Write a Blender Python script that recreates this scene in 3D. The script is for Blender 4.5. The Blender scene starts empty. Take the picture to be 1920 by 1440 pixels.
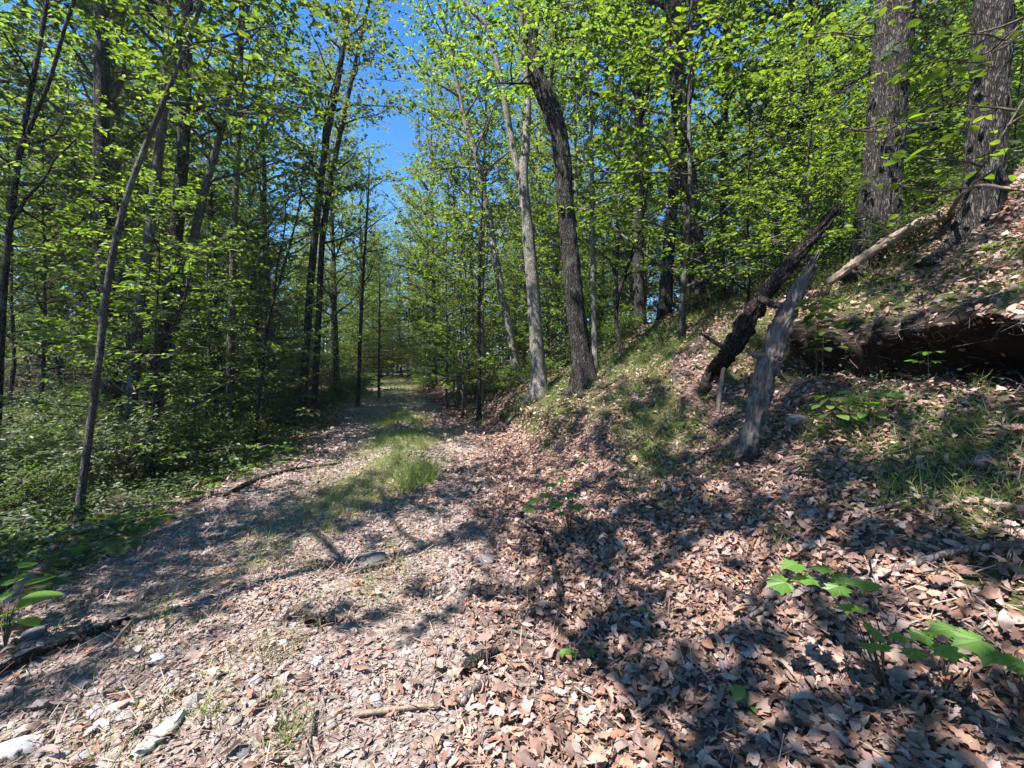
import bpy, math, random
import numpy as np
from mathutils import Vector, Matrix
from mathutils.bvhtree import BVHTree
R = math.radians
S = bpy.context.scene
C = S.collection

# ------------------------------------------------------------------ camera
F = 805.0                       # focal length in pixels of the 1920x1440 photograph
HORIZON = 690.0
CAMZ = 1.55
PITCH = math.atan((720 - HORIZON) / F)
cam = bpy.data.cameras.new('camera'); camo = bpy.data.objects.new('camera', cam); C.objects.link(camo)
camo.location = (0, 0, CAMZ); camo.rotation_euler = (R(90) - PITCH, 0, 0)
cam.sensor_width = 36; cam.lens = 36 * F / 1920; cam.clip_start = 0.03; cam.clip_end = 2000
S.camera = camo
ROOTS = []
HAZE = .0006

# ------------------------------------------------------------------ light
SUN_AZ = (-0.78, -0.58)          # horizontal direction towards the sun
SUN_EL = 60.0
W = bpy.data.worlds.new('World'); S.world = W; W.use_nodes = True
nt = W.node_tree; nt.nodes.clear()
sky = nt.nodes.new('ShaderNodeTexSky'); sky.sky_type = 'NISHITA'; sky.sun_disc = False
sky.sun_elevation = R(SUN_EL); sky.sun_rotation = math.atan2(SUN_AZ[0], SUN_AZ[1])
sky.air_density = 1.0; sky.dust_density = 0.0; sky.ozone_density = 5.0
bgn = nt.nodes.new('ShaderNodeBackground'); bgn.inputs[1].default_value = 0.085
out = nt.nodes.new('ShaderNodeOutputWorld')
hs = nt.nodes.new('ShaderNodeHueSaturation'); hs.inputs['Saturation'].default_value = 1.28; nt.links.new(sky.outputs[0], hs.inputs['Color']); nt.links.new(hs.outputs[0], bgn.inputs[0]); nt.links.new(bgn.outputs[0], out.inputs[0])
sl = bpy.data.lights.new('sun', 'SUN'); sl.energy = 5.0; sl.angle = R(0.5); sl.color = (1.0, 0.94, 0.89)
so = bpy.data.objects.new('sun', sl); C.objects.link(so); so.location = (-10, -5, 30)
hn = math.hypot(*SUN_AZ)
sd = Vector((SUN_AZ[0] / hn * math.cos(R(SUN_EL)), SUN_AZ[1] / hn * math.cos(R(SUN_EL)), math.sin(R(SUN_EL))))
so.rotation_euler = sd.to_track_quat('Z', 'Y').to_euler()
S.view_settings.view_transform = 'Standard'; S.view_settings.look = 'None'
S.view_settings.exposure = 1.78; S.view_settings.gamma = 1.0
cy = S.cycles
cy.max_bounces = 7; cy.diffuse_bounces = 4; cy.transmission_bounces = 6; cy.glossy_bounces = 2
cy.transparent_max_bounces = 4; cy.sample_clamp_indirect = 6; cy.use_denoising = True
cy.caustics_reflective = False; cy.caustics_refractive = False

# ------------------------------------------------------------------ helpers
def ray(px, py):
    a = (px - 960) / F; b = (720 - py) / F
    cp, sp = math.cos(PITCH), math.sin(PITCH)
    return Vector((a, cp + b * sp, -sp + b * cp))
def P(px, py, d):
    return Vector((0, 0, CAMZ)) + ray(px, py) * d

def _h(ix, iy, s):
    n = (ix.astype(np.int64) * 374761393 + iy.astype(np.int64) * 668265263 + s * 1442695041) & 0xffffffff
    n = ((n ^ (n >> 13)) * 1274126177) & 0xffffffff
    return ((n ^ (n >> 16)) & 0xffff) / 65535.0
def vn(x, y, s=0):
    x = np.asarray(x, float); y = np.asarray(y, float)
    ix = np.floor(x); iy = np.floor(y); fx = x - ix; fy = y - iy
    fx = fx * fx * (3 - 2 * fx); fy = fy * fy * (3 - 2 * fy)
    a = _h(ix, iy, s); b = _h(ix + 1, iy, s); c = _h(ix, iy + 1, s); d = _h(ix + 1, iy + 1, s)
    return (a + (b - a) * fx) * (1 - fy) + (c + (d - c) * fx) * fy - 0.5
def fbm(x, y, s=0, o=4):
    v = 0; a = 1.0
    for i in range(o):
        v = v + a * vn(x * 2 ** i + 17.3 * i, y * 2 ** i - 9.1 * i, s + i); a *= 0.5
    return v
def ss(e0, e1, x):
    t = np.clip((np.asarray(x, float) - e0) / (e1 - e0), 0, 1); return t * t * (3 - 2 * t)

class MB:
    def __init__(s): s.v = []; s.n = 0; s.f = {}
    def add(s, verts, faces, mi=0):
        verts = np.asarray(verts, float).reshape(-1, 3)
        for f in (faces if isinstance(faces, list) else [faces]):
            f = np.asarray(f, np.int64)
            if len(f): s.f.setdefault((f.shape[1], mi), []).append(f + s.n)
        s.v.append(verts); s.n += len(verts)
    def build(s, name, mats, parent=None, origin=(0, 0, 0), smooth=True):
        V = np.concatenate(s.v) - np.array(origin)
        me = bpy.data.meshes.new(name)
        idx = []; tot = []; mi = []
        for (k, m), L in s.f.items():
            a = np.concatenate(L); idx.append(a.reshape(-1)); tot.append(np.full(len(a), k)); mi.append(np.full(len(a), m))
        idx = np.concatenate(idx); tot = np.concatenate(tot); mi = np.concatenate(mi)
        st = np.concatenate([[0], np.cumsum(tot)[:-1]])
        me.vertices.add(len(V)); me.vertices.foreach_set('co', V.astype(np.float32).reshape(-1))
        me.loops.add(len(idx)); me.loops.foreach_set('vertex_index', idx.astype(np.int32))
        me.polygons.add(len(tot)); me.polygons.foreach_set('loop_start', st.astype(np.int32))
        me.polygons.foreach_set('loop_total', tot.astype(np.int32)); me.polygons.foreach_set('material_index', mi.astype(np.int32))
        me.polygons.foreach_set('use_smooth', np.full(len(tot), smooth))
        for m in (mats if isinstance(mats, (list, tuple)) else [mats]): me.materials.append(m)
        me.update(calc_edges=True)
        o = bpy.data.objects.new(name, me); C.objects.link(o)
        if parent: o.parent = parent
        return o

def tag(o, label=None, cat=None, group=None, kind=None):
    if label: o['label'] = label
    if cat: o['category'] = cat
    if group: o['group'] = group
    if kind: o['kind'] = kind
    return o
def empty(name, loc, rz=0):
    o = bpy.data.objects.new(name, None); C.objects.link(o); o.location = loc; o.rotation_euler = (0, 0, rz)
    o.empty_display_size = 0.2; return o
def copy_tree(root, loc, rz=0, sc=1.0, label=None, group=None, tilt=(0, 0)):
    r = root.copy(); C.objects.link(r); r.location = loc; r.rotation_euler = (tilt[0], tilt[1], rz)
    r.scale = sc if isinstance(sc, (tuple, list)) else (sc, sc, sc)
    if label: r['label'] = label
    if group: r['group'] = group
    for ch in root.children:
        c = ch.copy(); C.objects.link(c); c.parent = r
    return r

def tube(pts, rad, sides=6, rough=0.0, seed=0, flute=0.0, ridge=0.0, lobe=None):
    pts = np.array([tuple(p) for p in pts], float); rad = np.array(rad, float); n = len(pts)
    T = np.gradient(pts, axis=0); T /= np.linalg.norm(T, axis=1)[:, None] + 1e-9
    ref = np.array([1.0, 0, 0]) if abs(T[0][0]) < 0.8 else np.array([0, 1.0, 0])
    u = np.cross(T[0], ref); u /= np.linalg.norm(u); U = []
    for i in range(n):
        u = u - T[i] * u.dot(T[i]); u /= np.linalg.norm(u) + 1e-9; U.append(u.copy())
    U = np.array(U); Vv = np.cross(T, U)
    a = np.arange(sides) * 2 * math.pi / sides
    rr = np.repeat(rad[:, None], sides, 1)
    if rough:
        rr = rr * (1 + rough * 2 * vn(np.tile(a * sides / 4.0, (n, 1)), np.repeat(np.arange(n)[:, None] * 0.55, sides, 1), seed))
    if flute:
        rr = rr * (1 + flute * 2 * vn(np.tile(np.arange(sides) * 0.9, (n, 1)), np.repeat(np.arange(n)[:, None] * 0.35, sides, 1), seed + 5))
    if lobe is not None: rr = rr * (1 + np.asarray(lobe)[:, None] * (np.cos(5 * a + seed)[None] * .7 + .5 * np.cos(3 * a + 1.7 * seed)[None] + .3))
    if ridge:
        ca = np.cos(a)[None, :] + 0 * rr; sa = np.sin(a)[None, :] + 0 * rr; zz = np.concatenate([[0], np.cumsum(np.linalg.norm(np.diff(pts, axis=0), axis=1))])[:, None] + 0 * rr
        k = 14 * rr; g = 1 - np.abs(2 * vn(ca * k * 2 + .5 * np.sin(zz * 3), sa * k * 2 + zz * .9, seed)) * 2; g2 = vn(a[None, :] * 8 + 0 * rr, zz * 9, seed + 2)
        rr = rr + ridge * (g * .8 + g2)
    ring = pts[:, None, :] + rr[:, :, None] * (np.cos(a)[None, :, None] * U[:, None, :] + np.sin(a)[None, :, None] * Vv[:, None, :])
    V = ring.reshape(-1, 3)
    i = np.arange(n - 1)[:, None] * sides; j = np.arange(sides)[None, :]; k = (j + 1) % sides
    Q = np.stack([i + j, i + k, i + sides + k, i + sides + j], -1).reshape(-1, 4)
    if sides > 4 or rough:
        V = np.vstack([V, pts[0], pts[-1] + T[-1] * rad[-1] * 0.5]); b = n * sides
        j = j[0]; k = k[0]
        T3 = np.vstack([np.stack([k, j, np.full(sides, b)], -1), np.stack([(n - 1) * sides + j, (n - 1) * sides + k, np.full(sides, b + 1)], -1)])
        return V, [Q, T3]
    return V, [Q]

def resample(pts, rad, step):
    pts = np.array([tuple(p) for p in pts], float); rad = np.array(rad, float)
    d = np.concatenate([[0], np.cumsum(np.linalg.norm(np.diff(pts, axis=0), axis=1))])
    n = max(3, int(d[-1] / step) + 1); t = np.linspace(0, d[-1], n)
    # smooth interpolation
    def cr(a):
        tt = np.interp(t, d, a); 
        for _ in range(2): tt[1:-1] = (tt[:-2] + 2 * tt[1:-1] + tt[2:]) / 4
        return tt
    return np.stack([cr(pts[:, i]) for i in range(3)], 1), cr(rad)

def frames(d, nrm):
    y = d / (np.linalg.norm(d, axis=1)[:, None] + 1e-9)
    x = np.cross(y, nrm); x /= np.linalg.norm(x, axis=1)[:, None] + 1e-9
    z = np.cross(x, y); return np.stack([x, y, z], 2)          # columns = axes
def scatter(mb, tv, tf, pos, M, sc, mi=0):
    """copies of a small template (tv, tf) at pos with rotation matrices M and scales sc (n,) or (n,3)"""
    if not len(pos): return
    tv = np.asarray(tv, float); sc = np.asarray(sc, float)
    if sc.ndim == 1: sc = np.repeat(sc[:, None], 3, 1)
    V = np.einsum('nij,nkj->nki', M, tv[None] * sc[:, None, :]) + pos[:, None, :]
    n, k = len(pos), len(tv)
    fs = [(np.asarray(f)[None] + (np.arange(n) * k)[:, None, None]).reshape(-1, np.asarray(f).shape[1]) for f in tf]
    mb.add(V.reshape(-1, 3), fs, mi)

LEAF = (np.array([[0, 0, 0], [-.26, .28, .07], [-.24, .64, .06], [0, 1, -.06], [.24, .64, .06], [.26, .28, .07]]),
        [np.array([[0, 1, 2, 3], [0, 3, 4, 5]])])
NEEDLE = (np.array([[-.05, 0, 0], [.05, 0, 0], [.035, 1, -.08], [-.035, 1, -.08]]), [np.array([[0, 1, 2, 3]])])

# ------------------------------------------------------------------ materials
def mat(name):
    m = bpy.data.materials.new(name); m.use_nodes = True; m.node_tree.nodes.clear(); return m, m.node_tree
def N(nt, t, **k):
    n = nt.nodes.new(t)
    for a, b in k.items():
        if a in n.inputs.keys() if isinstance(a, str) and hasattr(n, 'inputs') else False: n.inputs[a].default_value = b
        else: setattr(n, a, b)
    return n
def ramp(nt, fac, stops, interp='LINEAR'):
    r = nt.nodes.new('ShaderNodeValToRGB'); r.color_ramp.interpolation = interp
    e = r.color_ramp.elements
    while len(e) < len(stops): e.new(0.5)
    for i, (p, c) in enumerate(stops): e[i].position = p; e[i].color = (*c, 1)
    nt.links.new(fac, r.inputs[0]); return r.outputs[0]
def mixc(nt, fac, a, b, mode='MIX'):
    m = nt.nodes.new('ShaderNodeMix'); m.data_type = 'RGBA'; m.blend_type = mode
    for s, v in ((m.inputs[0], fac), (m.inputs[6], a), (m.inputs[7], b)):
        if hasattr(v, 'node'): nt.links.new(v, s)
        else: s.default_value = v if isinstance(v, float) else (*v, 1)
    return m.outputs[2]
def noise(nt, vec, scale, detail=4, rough=0.6):
    n = nt.nodes.new('ShaderNodeTexNoise'); n.inputs['Scale'].default_value = scale
    n.inputs['Detail'].default_value = detail; n.inputs['Roughness'].default_value = rough
    if vec: nt.links.new(vec, n.inputs['Vector'])
    return n.outputs[0]
def leaf_mat(name, cols, trans, tmix=0.42, rough=0.5, spec=0.35, objvar=0.25):
    m, nt = mat(name)
    g = nt.nodes.new('ShaderNodeNewGeometry')
    c = ramp(nt, g.outputs['Random Per Island'], [(i / (len(cols) - 1), c) for i, c in enumerate(cols)])
    oi = nt.nodes.new('ShaderNodeObjectInfo')
    hv = nt.nodes.new('ShaderNodeHueSaturation'); nt.links.new(c, hv.inputs['Color'])
    mr = nt.nodes.new('ShaderNodeMapRange'); nt.links.new(oi.outputs['Random'], mr.inputs[0]); mr.inputs[3].default_value = 1 - objvar; mr.inputs[4].default_value = 1 + objvar
    nt.links.new(mr.outputs[0], hv.inputs['Value'])
    p = nt.nodes.new('ShaderNodeBsdfPrincipled'); nt.links.new(hv.outputs[0], p.inputs['Base Color'])
    p.inputs['Roughness'].default_value = rough; p.inputs['Specular IOR Level'].default_value = spec
    t = nt.nodes.new('ShaderNodeBsdfTranslucent')
    tc = mixc(nt, 1.0, hv.outputs[0], trans, 'MULTIPLY'); nt.links.new(tc, t.inputs[0])
    mx = nt.nodes.new('ShaderNodeMixShader'); mx.inputs[0].default_value = tmix
    nt.links.new(p.outputs[0], mx.inputs[1]); nt.links.new(t.outputs[0], mx.inputs[2])
    o = nt.nodes.new('ShaderNodeOutputMaterial'); nt.links.new(mx.outputs[0], o.inputs[0]); return m
def bark_mat(name, dark, mid, light, lichen=None, lich_amt=0.5, scale=14, bump=0.9, stretch=0.22, streak=None, vor=0.55):
    m, nt = mat(name)
    tc = nt.nodes.new('ShaderNodeTexCoord'); mp = nt.nodes.new('ShaderNodeMapping'); mp.inputs['Scale'].default_value = (1, 1, stretch)
    nt.links.new(tc.outputs['Object'], mp.inputs[0])
    n1 = noise(nt, mp.outputs[0], scale * 0.6, 6, 0.65)
    # warped voronoi ridges
    wv = nt.nodes.new('ShaderNodeVectorMath'); wv.operation = 'ADD'
    nn = nt.nodes.new('ShaderNodeTexNoise'); nn.inputs['Scale'].default_value = scale * 0.5; nt.links.new(mp.outputs[0], nn.inputs['Vector'])
    sc = nt.nodes.new('ShaderNodeVectorMath'); sc.operation = 'SCALE'; sc.inputs[3].default_value = 0.12; nt.links.new(nn.outputs['Color'], sc.inputs[0])
    nt.links.new(mp.outputs[0], wv.inputs[0]); nt.links.new(sc.outputs[0], wv.inputs[1])
    vo = nt.nodes.new('ShaderNodeTexVoronoi'); vo.feature = 'DISTANCE_TO_EDGE'; vo.inputs['Scale'].default_value = scale; nt.links.new(wv.outputs[0], vo.inputs['Vector'])
    vr = nt.nodes.new('ShaderNodeMapRange'); nt.links.new(vo.outputs['Distance'], vr.inputs[0]); vr.inputs[2].default_value = 0.28
    hh = nt.nodes.new('ShaderNodeMath'); hh.operation = 'MULTIPLY_ADD'; nt.links.new(vr.outputs[0], hh.inputs[0]); hh.inputs[1].default_value = vor
    hs = nt.nodes.new('ShaderNodeMath'); hs.operation = 'MULTIPLY'; hs.inputs[1].default_value = 1.1 - vor; nt.links.new(n1, hs.inputs[0]); nt.links.new(hs.outputs[0], hh.inputs[2])
    col = ramp(nt, hh.outputs[0], [(0.18, dark), (0.5, mid), (0.85, light)])
    if streak: 
        s2 = noise(nt, mp.outputs[0], 2.2, 3, 0.5); fs = ramp(nt, s2, [(0.5, (0, 0, 0)), (0.6, (1, 1, 1))])
        col = mixc(nt, fs, col, streak)
    if lichen:
        l1 = noise(nt, tc.outputs['Object'], 3.2, 6, 0.7)
        fl = ramp(nt, l1, [(0.62 - 0.2 * lich_amt, (0, 0, 0)), (0.7 - 0.15 * lich_amt, (.85, .85, .85))])
        col = mixc(nt, fl, col, lichen)
    p = nt.nodes.new('ShaderNodeBsdfPrincipled'); nt.links.new(col, p.inputs['Base Color']); p.inputs['Roughness'].default_value = 0.92
    p.inputs['Specular IOR Level'].default_value = 0.2
    b = nt.nodes.new('ShaderNodeBump'); b.inputs['Strength'].default_value = bump; b.inputs['Distance'].default_value = 0.025
    nt.links.new(hh.outputs[0], b.inputs['Height']); nt.links.new(b.outputs[0], p.inputs['Normal'])
    o = nt.nodes.new('ShaderNodeOutputMaterial'); nt.links.new(p.outputs[0], o.inputs[0]); return m
def island_mat(name, cols, rough=0.8, spec=0.2, trans=0.0, nscale=30, namt=0.35, bump=0.0):
    m, nt = mat(name)
    g = nt.nodes.new('ShaderNodeNewGeometry')
    c = ramp(nt, g.outputs['Random Per Island'], [(i / (len(cols) - 1), c) for i, c in enumerate(cols)])
    tc = nt.nodes.new('ShaderNodeTexCoord')
    n1 = noise(nt, tc.outputs['Object'], nscale, 4, 0.6)
    k = ramp(nt, n1, [(0.3, (1 - namt,) * 3), (0.7, (1 + namt * 0.5,) * 3)])
    c = mixc(nt, 1.0, c, k, 'MULTIPLY')
    p = nt.nodes.new('ShaderNodeBsdfPrincipled'); nt.links.new(c, p.inputs['Base Color']); p.inputs['Roughness'].default_value = rough; p.inputs['Specular IOR Level'].default_value = spec
    if bump:
        b = nt.nodes.new('ShaderNodeBump'); b.inputs['Strength'].default_value = bump; b.inputs['Distance'].default_value = 0.004
        nt.links.new(n1, b.inputs['Height']); nt.links.new(b.outputs[0], p.inputs['Normal'])
    o = nt.nodes.new('ShaderNodeOutputMaterial')
    if trans:
        t = nt.nodes.new('ShaderNodeBsdfTranslucent'); nt.links.new(c, t.inputs[0]); mx = nt.nodes.new('ShaderNodeMixShader'); mx.inputs[0].default_value = trans
        nt.links.new(p.outputs[0], mx.inputs[1]); nt.links.new(t.outputs[0], mx.inputs[2]); nt.links.new(mx.outputs[0], o.inputs[0])
    else: nt.links.new(p.outputs[0], o.inputs[0])
    return m

M_leaf_tall = leaf_mat('leaf_green', [(.028, .052, .02), (.055, .095, .028), (.085, .135, .036), (.13, .18, .05)], (2.8, 2.8, 1.0), .46)
M_leaf_sun = leaf_mat('leaf_yellow_green', [(.03, .05, .015), (.055, .09, .02), (.09, .135, .028), (.135, .18, .038)], (2.8, 2.8, 0.9), objvar=.35)
M_leaf_dark = leaf_mat('leaf_dark', [(.022, .036, .016), (.042, .066, .026), (.07, .10, .038), (.11, .145, .06)], (2.4, 2.5, 1.0), 0.36, spec=.5)
M_leaf_blue = leaf_mat('leaf_bluish', [(.045, .075, .03), (.085, .12, .04), (.135, .165, .06)], (2.9, 2.8, 1.1), 0.42)
M_needle = leaf_mat('needle', [(.025, .06, .03), (.04, .085, .04), (.055, .11, .05)], (2, 2.4, 1.2), 0.3)
M_fern = leaf_mat('fern', [(.06, .11, .03), (.09, .15, .035), (.12, .18, .05)], (2.4, 2.6, .8), 0.4)
M_grass = leaf_mat('grass', [(.10, .15, .045), (.13, .19, .055), (.17, .22, .07), (.30, .27, .15)], (2.4, 2.6, .9), 0.4)
M_seed = leaf_mat('seedling_leaf', [(.07, .15, .03), (.10, .19, .04), (.12, .22, .05)], (2.4, 2.6, .8), 0.4, rough=.4, spec=.5, objvar=.1)
M_stem = bark_mat('stem', (.03, .025, .02), (.08, .06, .045), (.15, .12, .09), scale=60, bump=.3)
M_dark = bark_mat('bark_dark', (.007, .006, .0055), (.023, .02, .018), (.07, .064, .058), (.085, .10, .07), .35, scale=36)
M_grey = bark_mat('bark_grey', (.015, .0135, .012), (.05, .046, .04), (.115, .105, .095), (.14, .16, .12), .6, scale=45, bump=.5)
M_pale = bark_mat('bark_pale', (.05, .045, .04), (.17, .155, .135), (.33, .31, .28), (.08, .085, .065), .75, scale=36, bump=.5)
M_oak = bark_mat('bark_oak', (.007, .006, .0055), (.03, .025, .022), (.10, .09, .082), (.10, .11, .085), .3, scale=42, bump=1.0, stretch=.16)
M_char = bark_mat('dead_wood', (.015, .012, .012), (.11, .085, .075), (.36, .30, .26), None, scale=40, bump=1.0, stretch=.05, streak=(.03, .027, .027), vor=.06)
M_black = bark_mat('charred_wood', (.006, .005, .005), (.02, .017, .016), (.09, .06, .05), None, scale=34, bump=1.0, stretch=.3)
M_bare = bark_mat('bare_wood', (.06, .04, .03), (.2, .145, .11), (.36, .28, .22), None, scale=40, bump=.6, stretch=.06, vor=.05)
M_twig = bark_mat('twig_wood', (.04, .032, .028), (.13, .10, .085), (.28, .24, .21), None, scale=30, bump=.5)
M_dead = island_mat('dead_leaf', [(.06, .038, .03), (.27, .15, .11), (.39, .235, .18), (.14, .085, .066), (.50, .35, .285), (.09, .06, .05), (.44, .25, .165), (.24, .11, .065), (.20, .15, .13), (.48, .36, .33), (.11, .065, .05)], rough=.7, spec=.3, trans=.15, nscale=18, namt=.3)
M_frag = island_mat('leaf_fragment', [(.09, .055, .045), (.24, .15, .12), (.40, .27, .22), (.14, .10, .085), (.34, .23, .18)], rough=.85, nscale=40)
M_gravel = island_mat('gravel', [(.15, .125, .115), (.27, .225, .205), (.33, .255, .23), (.24, .215, .22), (.38, .325, .30), (.18, .15, .135)], rough=.85, nscale=35, bump=.6)
M_rock = island_mat('rock', [(.16, .15, .155), (.30, .28, .285)], rough=.85, nscale=26, namt=.4, bump=1.5)
M_rock_pale = island_mat('rock_pale', [(.42, .40, .40), (.5, .48, .46)], rough=.8, nscale=26, namt=.35, bump=1.5)
M_rock_dark = island_mat('rock_dark', [(.09, .09, .10), (.14, .13, .14)], rough=.85, nscale=26, namt=.35, bump=1.5)

def ground_mat():
    m, nt = mat('soil')
    tc = nt.nodes.new('ShaderNodeTexCoord'); ob = tc.outputs['Object']
    at = nt.nodes.new('ShaderNodeVertexColor'); at.layer_name = 'zone'
    sep = nt.nodes.new('ShaderNodeSeparateColor'); nt.links.new(at.outputs[0], sep.inputs[0])
    a = noise(nt, ob, 3, 8, 0.75); b = noise(nt, ob, 30, 8, 0.75)
    vo = nt.nodes.new('ShaderNodeTexVoronoi'); vo.inputs['Scale'].default_value = 45; nt.links.new(ob, vo.inputs['Vector'])
    litter = ramp(nt, b, [(0.3, (.03, .02, .016)), (.5, (.09, .06, .048)), (.7, (.2, .14, .115))])
    gv = ramp(nt, vo.outputs['Color'], [(0.1, (.12, .10, .09)), (.5, (.21, .175, .155)), (.9, (.34, .28, .25))])
    moss = ramp(nt, b, [(0.3, (.02, .022, .01)), (.5, (.05, .06, .018)), (.7, (.11, .11, .035))])
    soil = ramp(nt, a, [(0.3, (.016, .011, .009)), (.7, (.055, .04, .03))])  # bare earth, darkened further to put the hollow's shade into the colour
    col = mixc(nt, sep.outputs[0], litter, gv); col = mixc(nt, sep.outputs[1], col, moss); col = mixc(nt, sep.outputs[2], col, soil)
    p = nt.nodes.new('ShaderNodeBsdfPrincipled'); nt.links.new(col, p.inputs['Base Color']); p.inputs['Roughness'].default_value = .95; p.inputs['Specular IOR Level'].default_value = .15
    bu = nt.nodes.new('ShaderNodeBump'); bu.inputs['Strength'].default_value = .8; bu.inputs['Distance'].default_value = .02
    nt.links.new(b, bu.inputs['Height']); nt.links.new(bu.outputs[0], p.inputs['Normal'])
    o = nt.nodes.new('ShaderNodeOutputMaterial'); nt.links.new(p.outputs[0], o.inputs[0]); return m
M_ground = ground_mat()

# ------------------------------------------------------------------ terrain
def xc(y): return np.interp(y, [-30, 0, 2, 4, 6, 8, 14, 31, 50, 120], [3, -1.25, -1.4, -1.7, -1.9, -2.1, -3.6, -8.5, -14, -32])
def xl(y): return np.interp(y, [-30, 0, 2.7, 5.9, 12.5, 25, 50, 120], [1, -2.7, -3.1, -3.8, -4.9, -8.6, -15.3, -33.4])
def xb(y): return np.interp(y, [-30, 0, 2, 6, 9, 12.5, 20, 31, 50, 120], [4.5, .75, .6, .3, -.25, -1.0, -3.6, -7.2, -12.6, -30.6])
def G(u, v):
    """ground surface: parameters -> points; the bank overhangs, so x is moved as well"""
    u = np.asarray(u, float); v = np.asarray(v, float)
    t0 = u - xb(v); t = t0 + ss(1.5, 3, t0) * .45 * fbm(v * 1.1, v * 0 + 3, 55, 3)
    fa = np.interp(t, [-1, 0, 1, 1.7, 2.5, 3.05, 3.2, 3.32, 3.5, 3.8, 4.6, 5.4, 7, 10, 20, 60], [-.02, 0, .3, .68, 1.1, 1.34, 1.42, 1.74, 1.98, 2.32, 3.12, 3.62, 4.2, 4.8, 6, 9])
    fb = np.interp(t, [-1, 0, .45, .9, 1.5, 2.5, 4.2, 6, 10, 20, 60], [-.02, 0, .18, .82, 1.22, 1.65, 2.6, 3.3, 4.0, 5, 8])
    k = ss(5.0, 6.6, v); z = fa * (1 - k) + fb * k
    z = z * (1 - .72 * ss(10.5, 19, v))
    t2 = xl(v) - u
    z = z + np.where(t2 > 0, np.interp(t2, [0, .5, 1.5, 4, 8, 15, 30, 80], [0, -.10, -.16, -.15, .2, 1.1, 2.6, 6]), 0)
    z = z + np.interp(v, [0, 12, 50, 120], [0, 0, .9, 4])
    off = ss(.2, 1.0, np.maximum(t2, t))
    z = z + fbm(u * .9, v * .9, 3) * (.03 + .22 * off) + fbm(u * 4, v * 4, 9, 3) * (.012 + .06 * off)
    # wheel ruts
    c = u - xc(v); z = z + np.where((t < .2) & (t2 < 0), .03 * np.exp(-(c / .35) ** 2) - .03 * np.exp(-((np.abs(c) - .85) / .3) ** 2), 0)
    zone = (1 - ss(5.0, 5.8, v)) * ss(-12, -2, v)
    w = zone * (.75 + .8 * vn(v * 1.6, v * 0, 77)) * (.45 + .55 * (1 - ss(3.0, 4.8, v)))
    D = w * (1.15 * np.exp(-((t - 3.17) / .12) ** 2) - 0.5 * np.exp(-((t - 3.42) / .17) ** 2))
    lipz = zone * np.exp(-((t - 3.32) / .3) ** 2); z = z + lipz * .10 * fbm(v * 5 + t * 3, t * 6, 66, 4); D = D + lipz * .22 * fbm(v * 6, t * 5, 67, 4)
    # cut under the oak roots
    zone2 = ss(6.4, 7.2, v) * (1 - ss(10.5, 11.5, v))
    D = D - zone2 * .22 * np.exp(-((t - .85) / .12) ** 2)
    return np.stack([u + D, v + 0 * u, z], -1)

def axis(segs):
    out = [segs[0][0]]
    for a, b, st in segs:
        n = max(1, int(round((b - a) / st))); out += list(a + (b - a) * (np.arange(1, n + 1) / n))
    return np.array(out)
us = axis([(-90, -30, 4), (-30, -10, .8), (-10, -4, .25), (-4, 2.5, .05), (2.5, 4.6, .022), (4.6, 6, .05), (6, 12, .2), (12, 30, .8), (30, 90, 4)])
vs = axis([(-30, -4, 1.5), (-4, 1, .2), (1, 6, .04), (6, 8, .06), (8, 14, .1), (14, 30, .4), (30, 60, 1.2), (60, 140, 5)])
UU, VV = np.meshgrid(us, vs)
GV = G(UU.ravel(), VV.ravel())
nu, nv = len(us), len(vs)
ii = (np.arange(nv - 1)[:, None] * nu + np.arange(nu - 1)[None]).ravel()
mb = MB(); mb.add(GV, np.stack([ii, ii + 1, ii + nu + 1, ii + nu], -1))
ground = mb.build('ground', M_ground); tag(ground, kind='structure')
tt = UU.ravel() - xb(VV.ravel()); tl = xl(VV.ravel()) - UU.ravel()
gravel_z = (1 - ss(-.9, -.2, tt + .5 * fbm(UU.ravel(), VV.ravel(), 4))) * (1 - ss(-.3, .3, tl + .4 * fbm(UU.ravel() * 2, VV.ravel() * 2, 5)))
moss_z = ss(.0, .25, fbm(UU.ravel() * 1.1, VV.ravel() * 1.1, 21)) * ss(.6, 1.4, tt) * .9
moss_z = np.maximum(moss_z, ss(6.3, 7, VV.ravel()) * (1 - ss(10.5, 12, VV.ravel())) * ss(.4, .6, tt) * (1 - ss(1.2, 1.8, tt)))
moss_z = np.maximum(moss_z, .8 * ss(-.1, .2, fbm(UU.ravel(), VV.ravel(), 31)) * ss(.1, .8, tl))
soil_shade_z = (1 - ss(5.2, 5.8, VV.ravel())) * ss(2.7, 3.0, tt) * (1 - ss(3.25, 3.4, tt))  # exposed soil plus painted shade inside the bank hollow
moss_z = np.maximum(moss_z, (1 - ss(5.2, 5.8, VV.ravel())) * ss(3.25, 3.4, tt) * (1 - ss(3.9, 4.3, tt)) * .9)
moss_z = np.maximum(moss_z, ss(4.6, 5.2, VV.ravel()) * ss(-.25, .1, fbm(UU.ravel() * 1.5, VV.ravel() * 1.5, 23)) * ss(.7, 1.2, tt) * .9)
soil_shade_z = np.maximum(soil_shade_z, ss(.5, 1.5, tl) * .6)
ca = ground.data.color_attributes.new('zone', 'FLOAT_COLOR', 'POINT')
ca.data.foreach_set('color', np.stack([gravel_z, moss_z, soil_shade_z, np.ones_like(tt)], -1).astype(np.float32).ravel())
bvh = BVHTree.FromPolygons([tuple(v) for v in GV], [tuple(int(i) for i in f) for f in mb.f[(4, 0)][0]])
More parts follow.
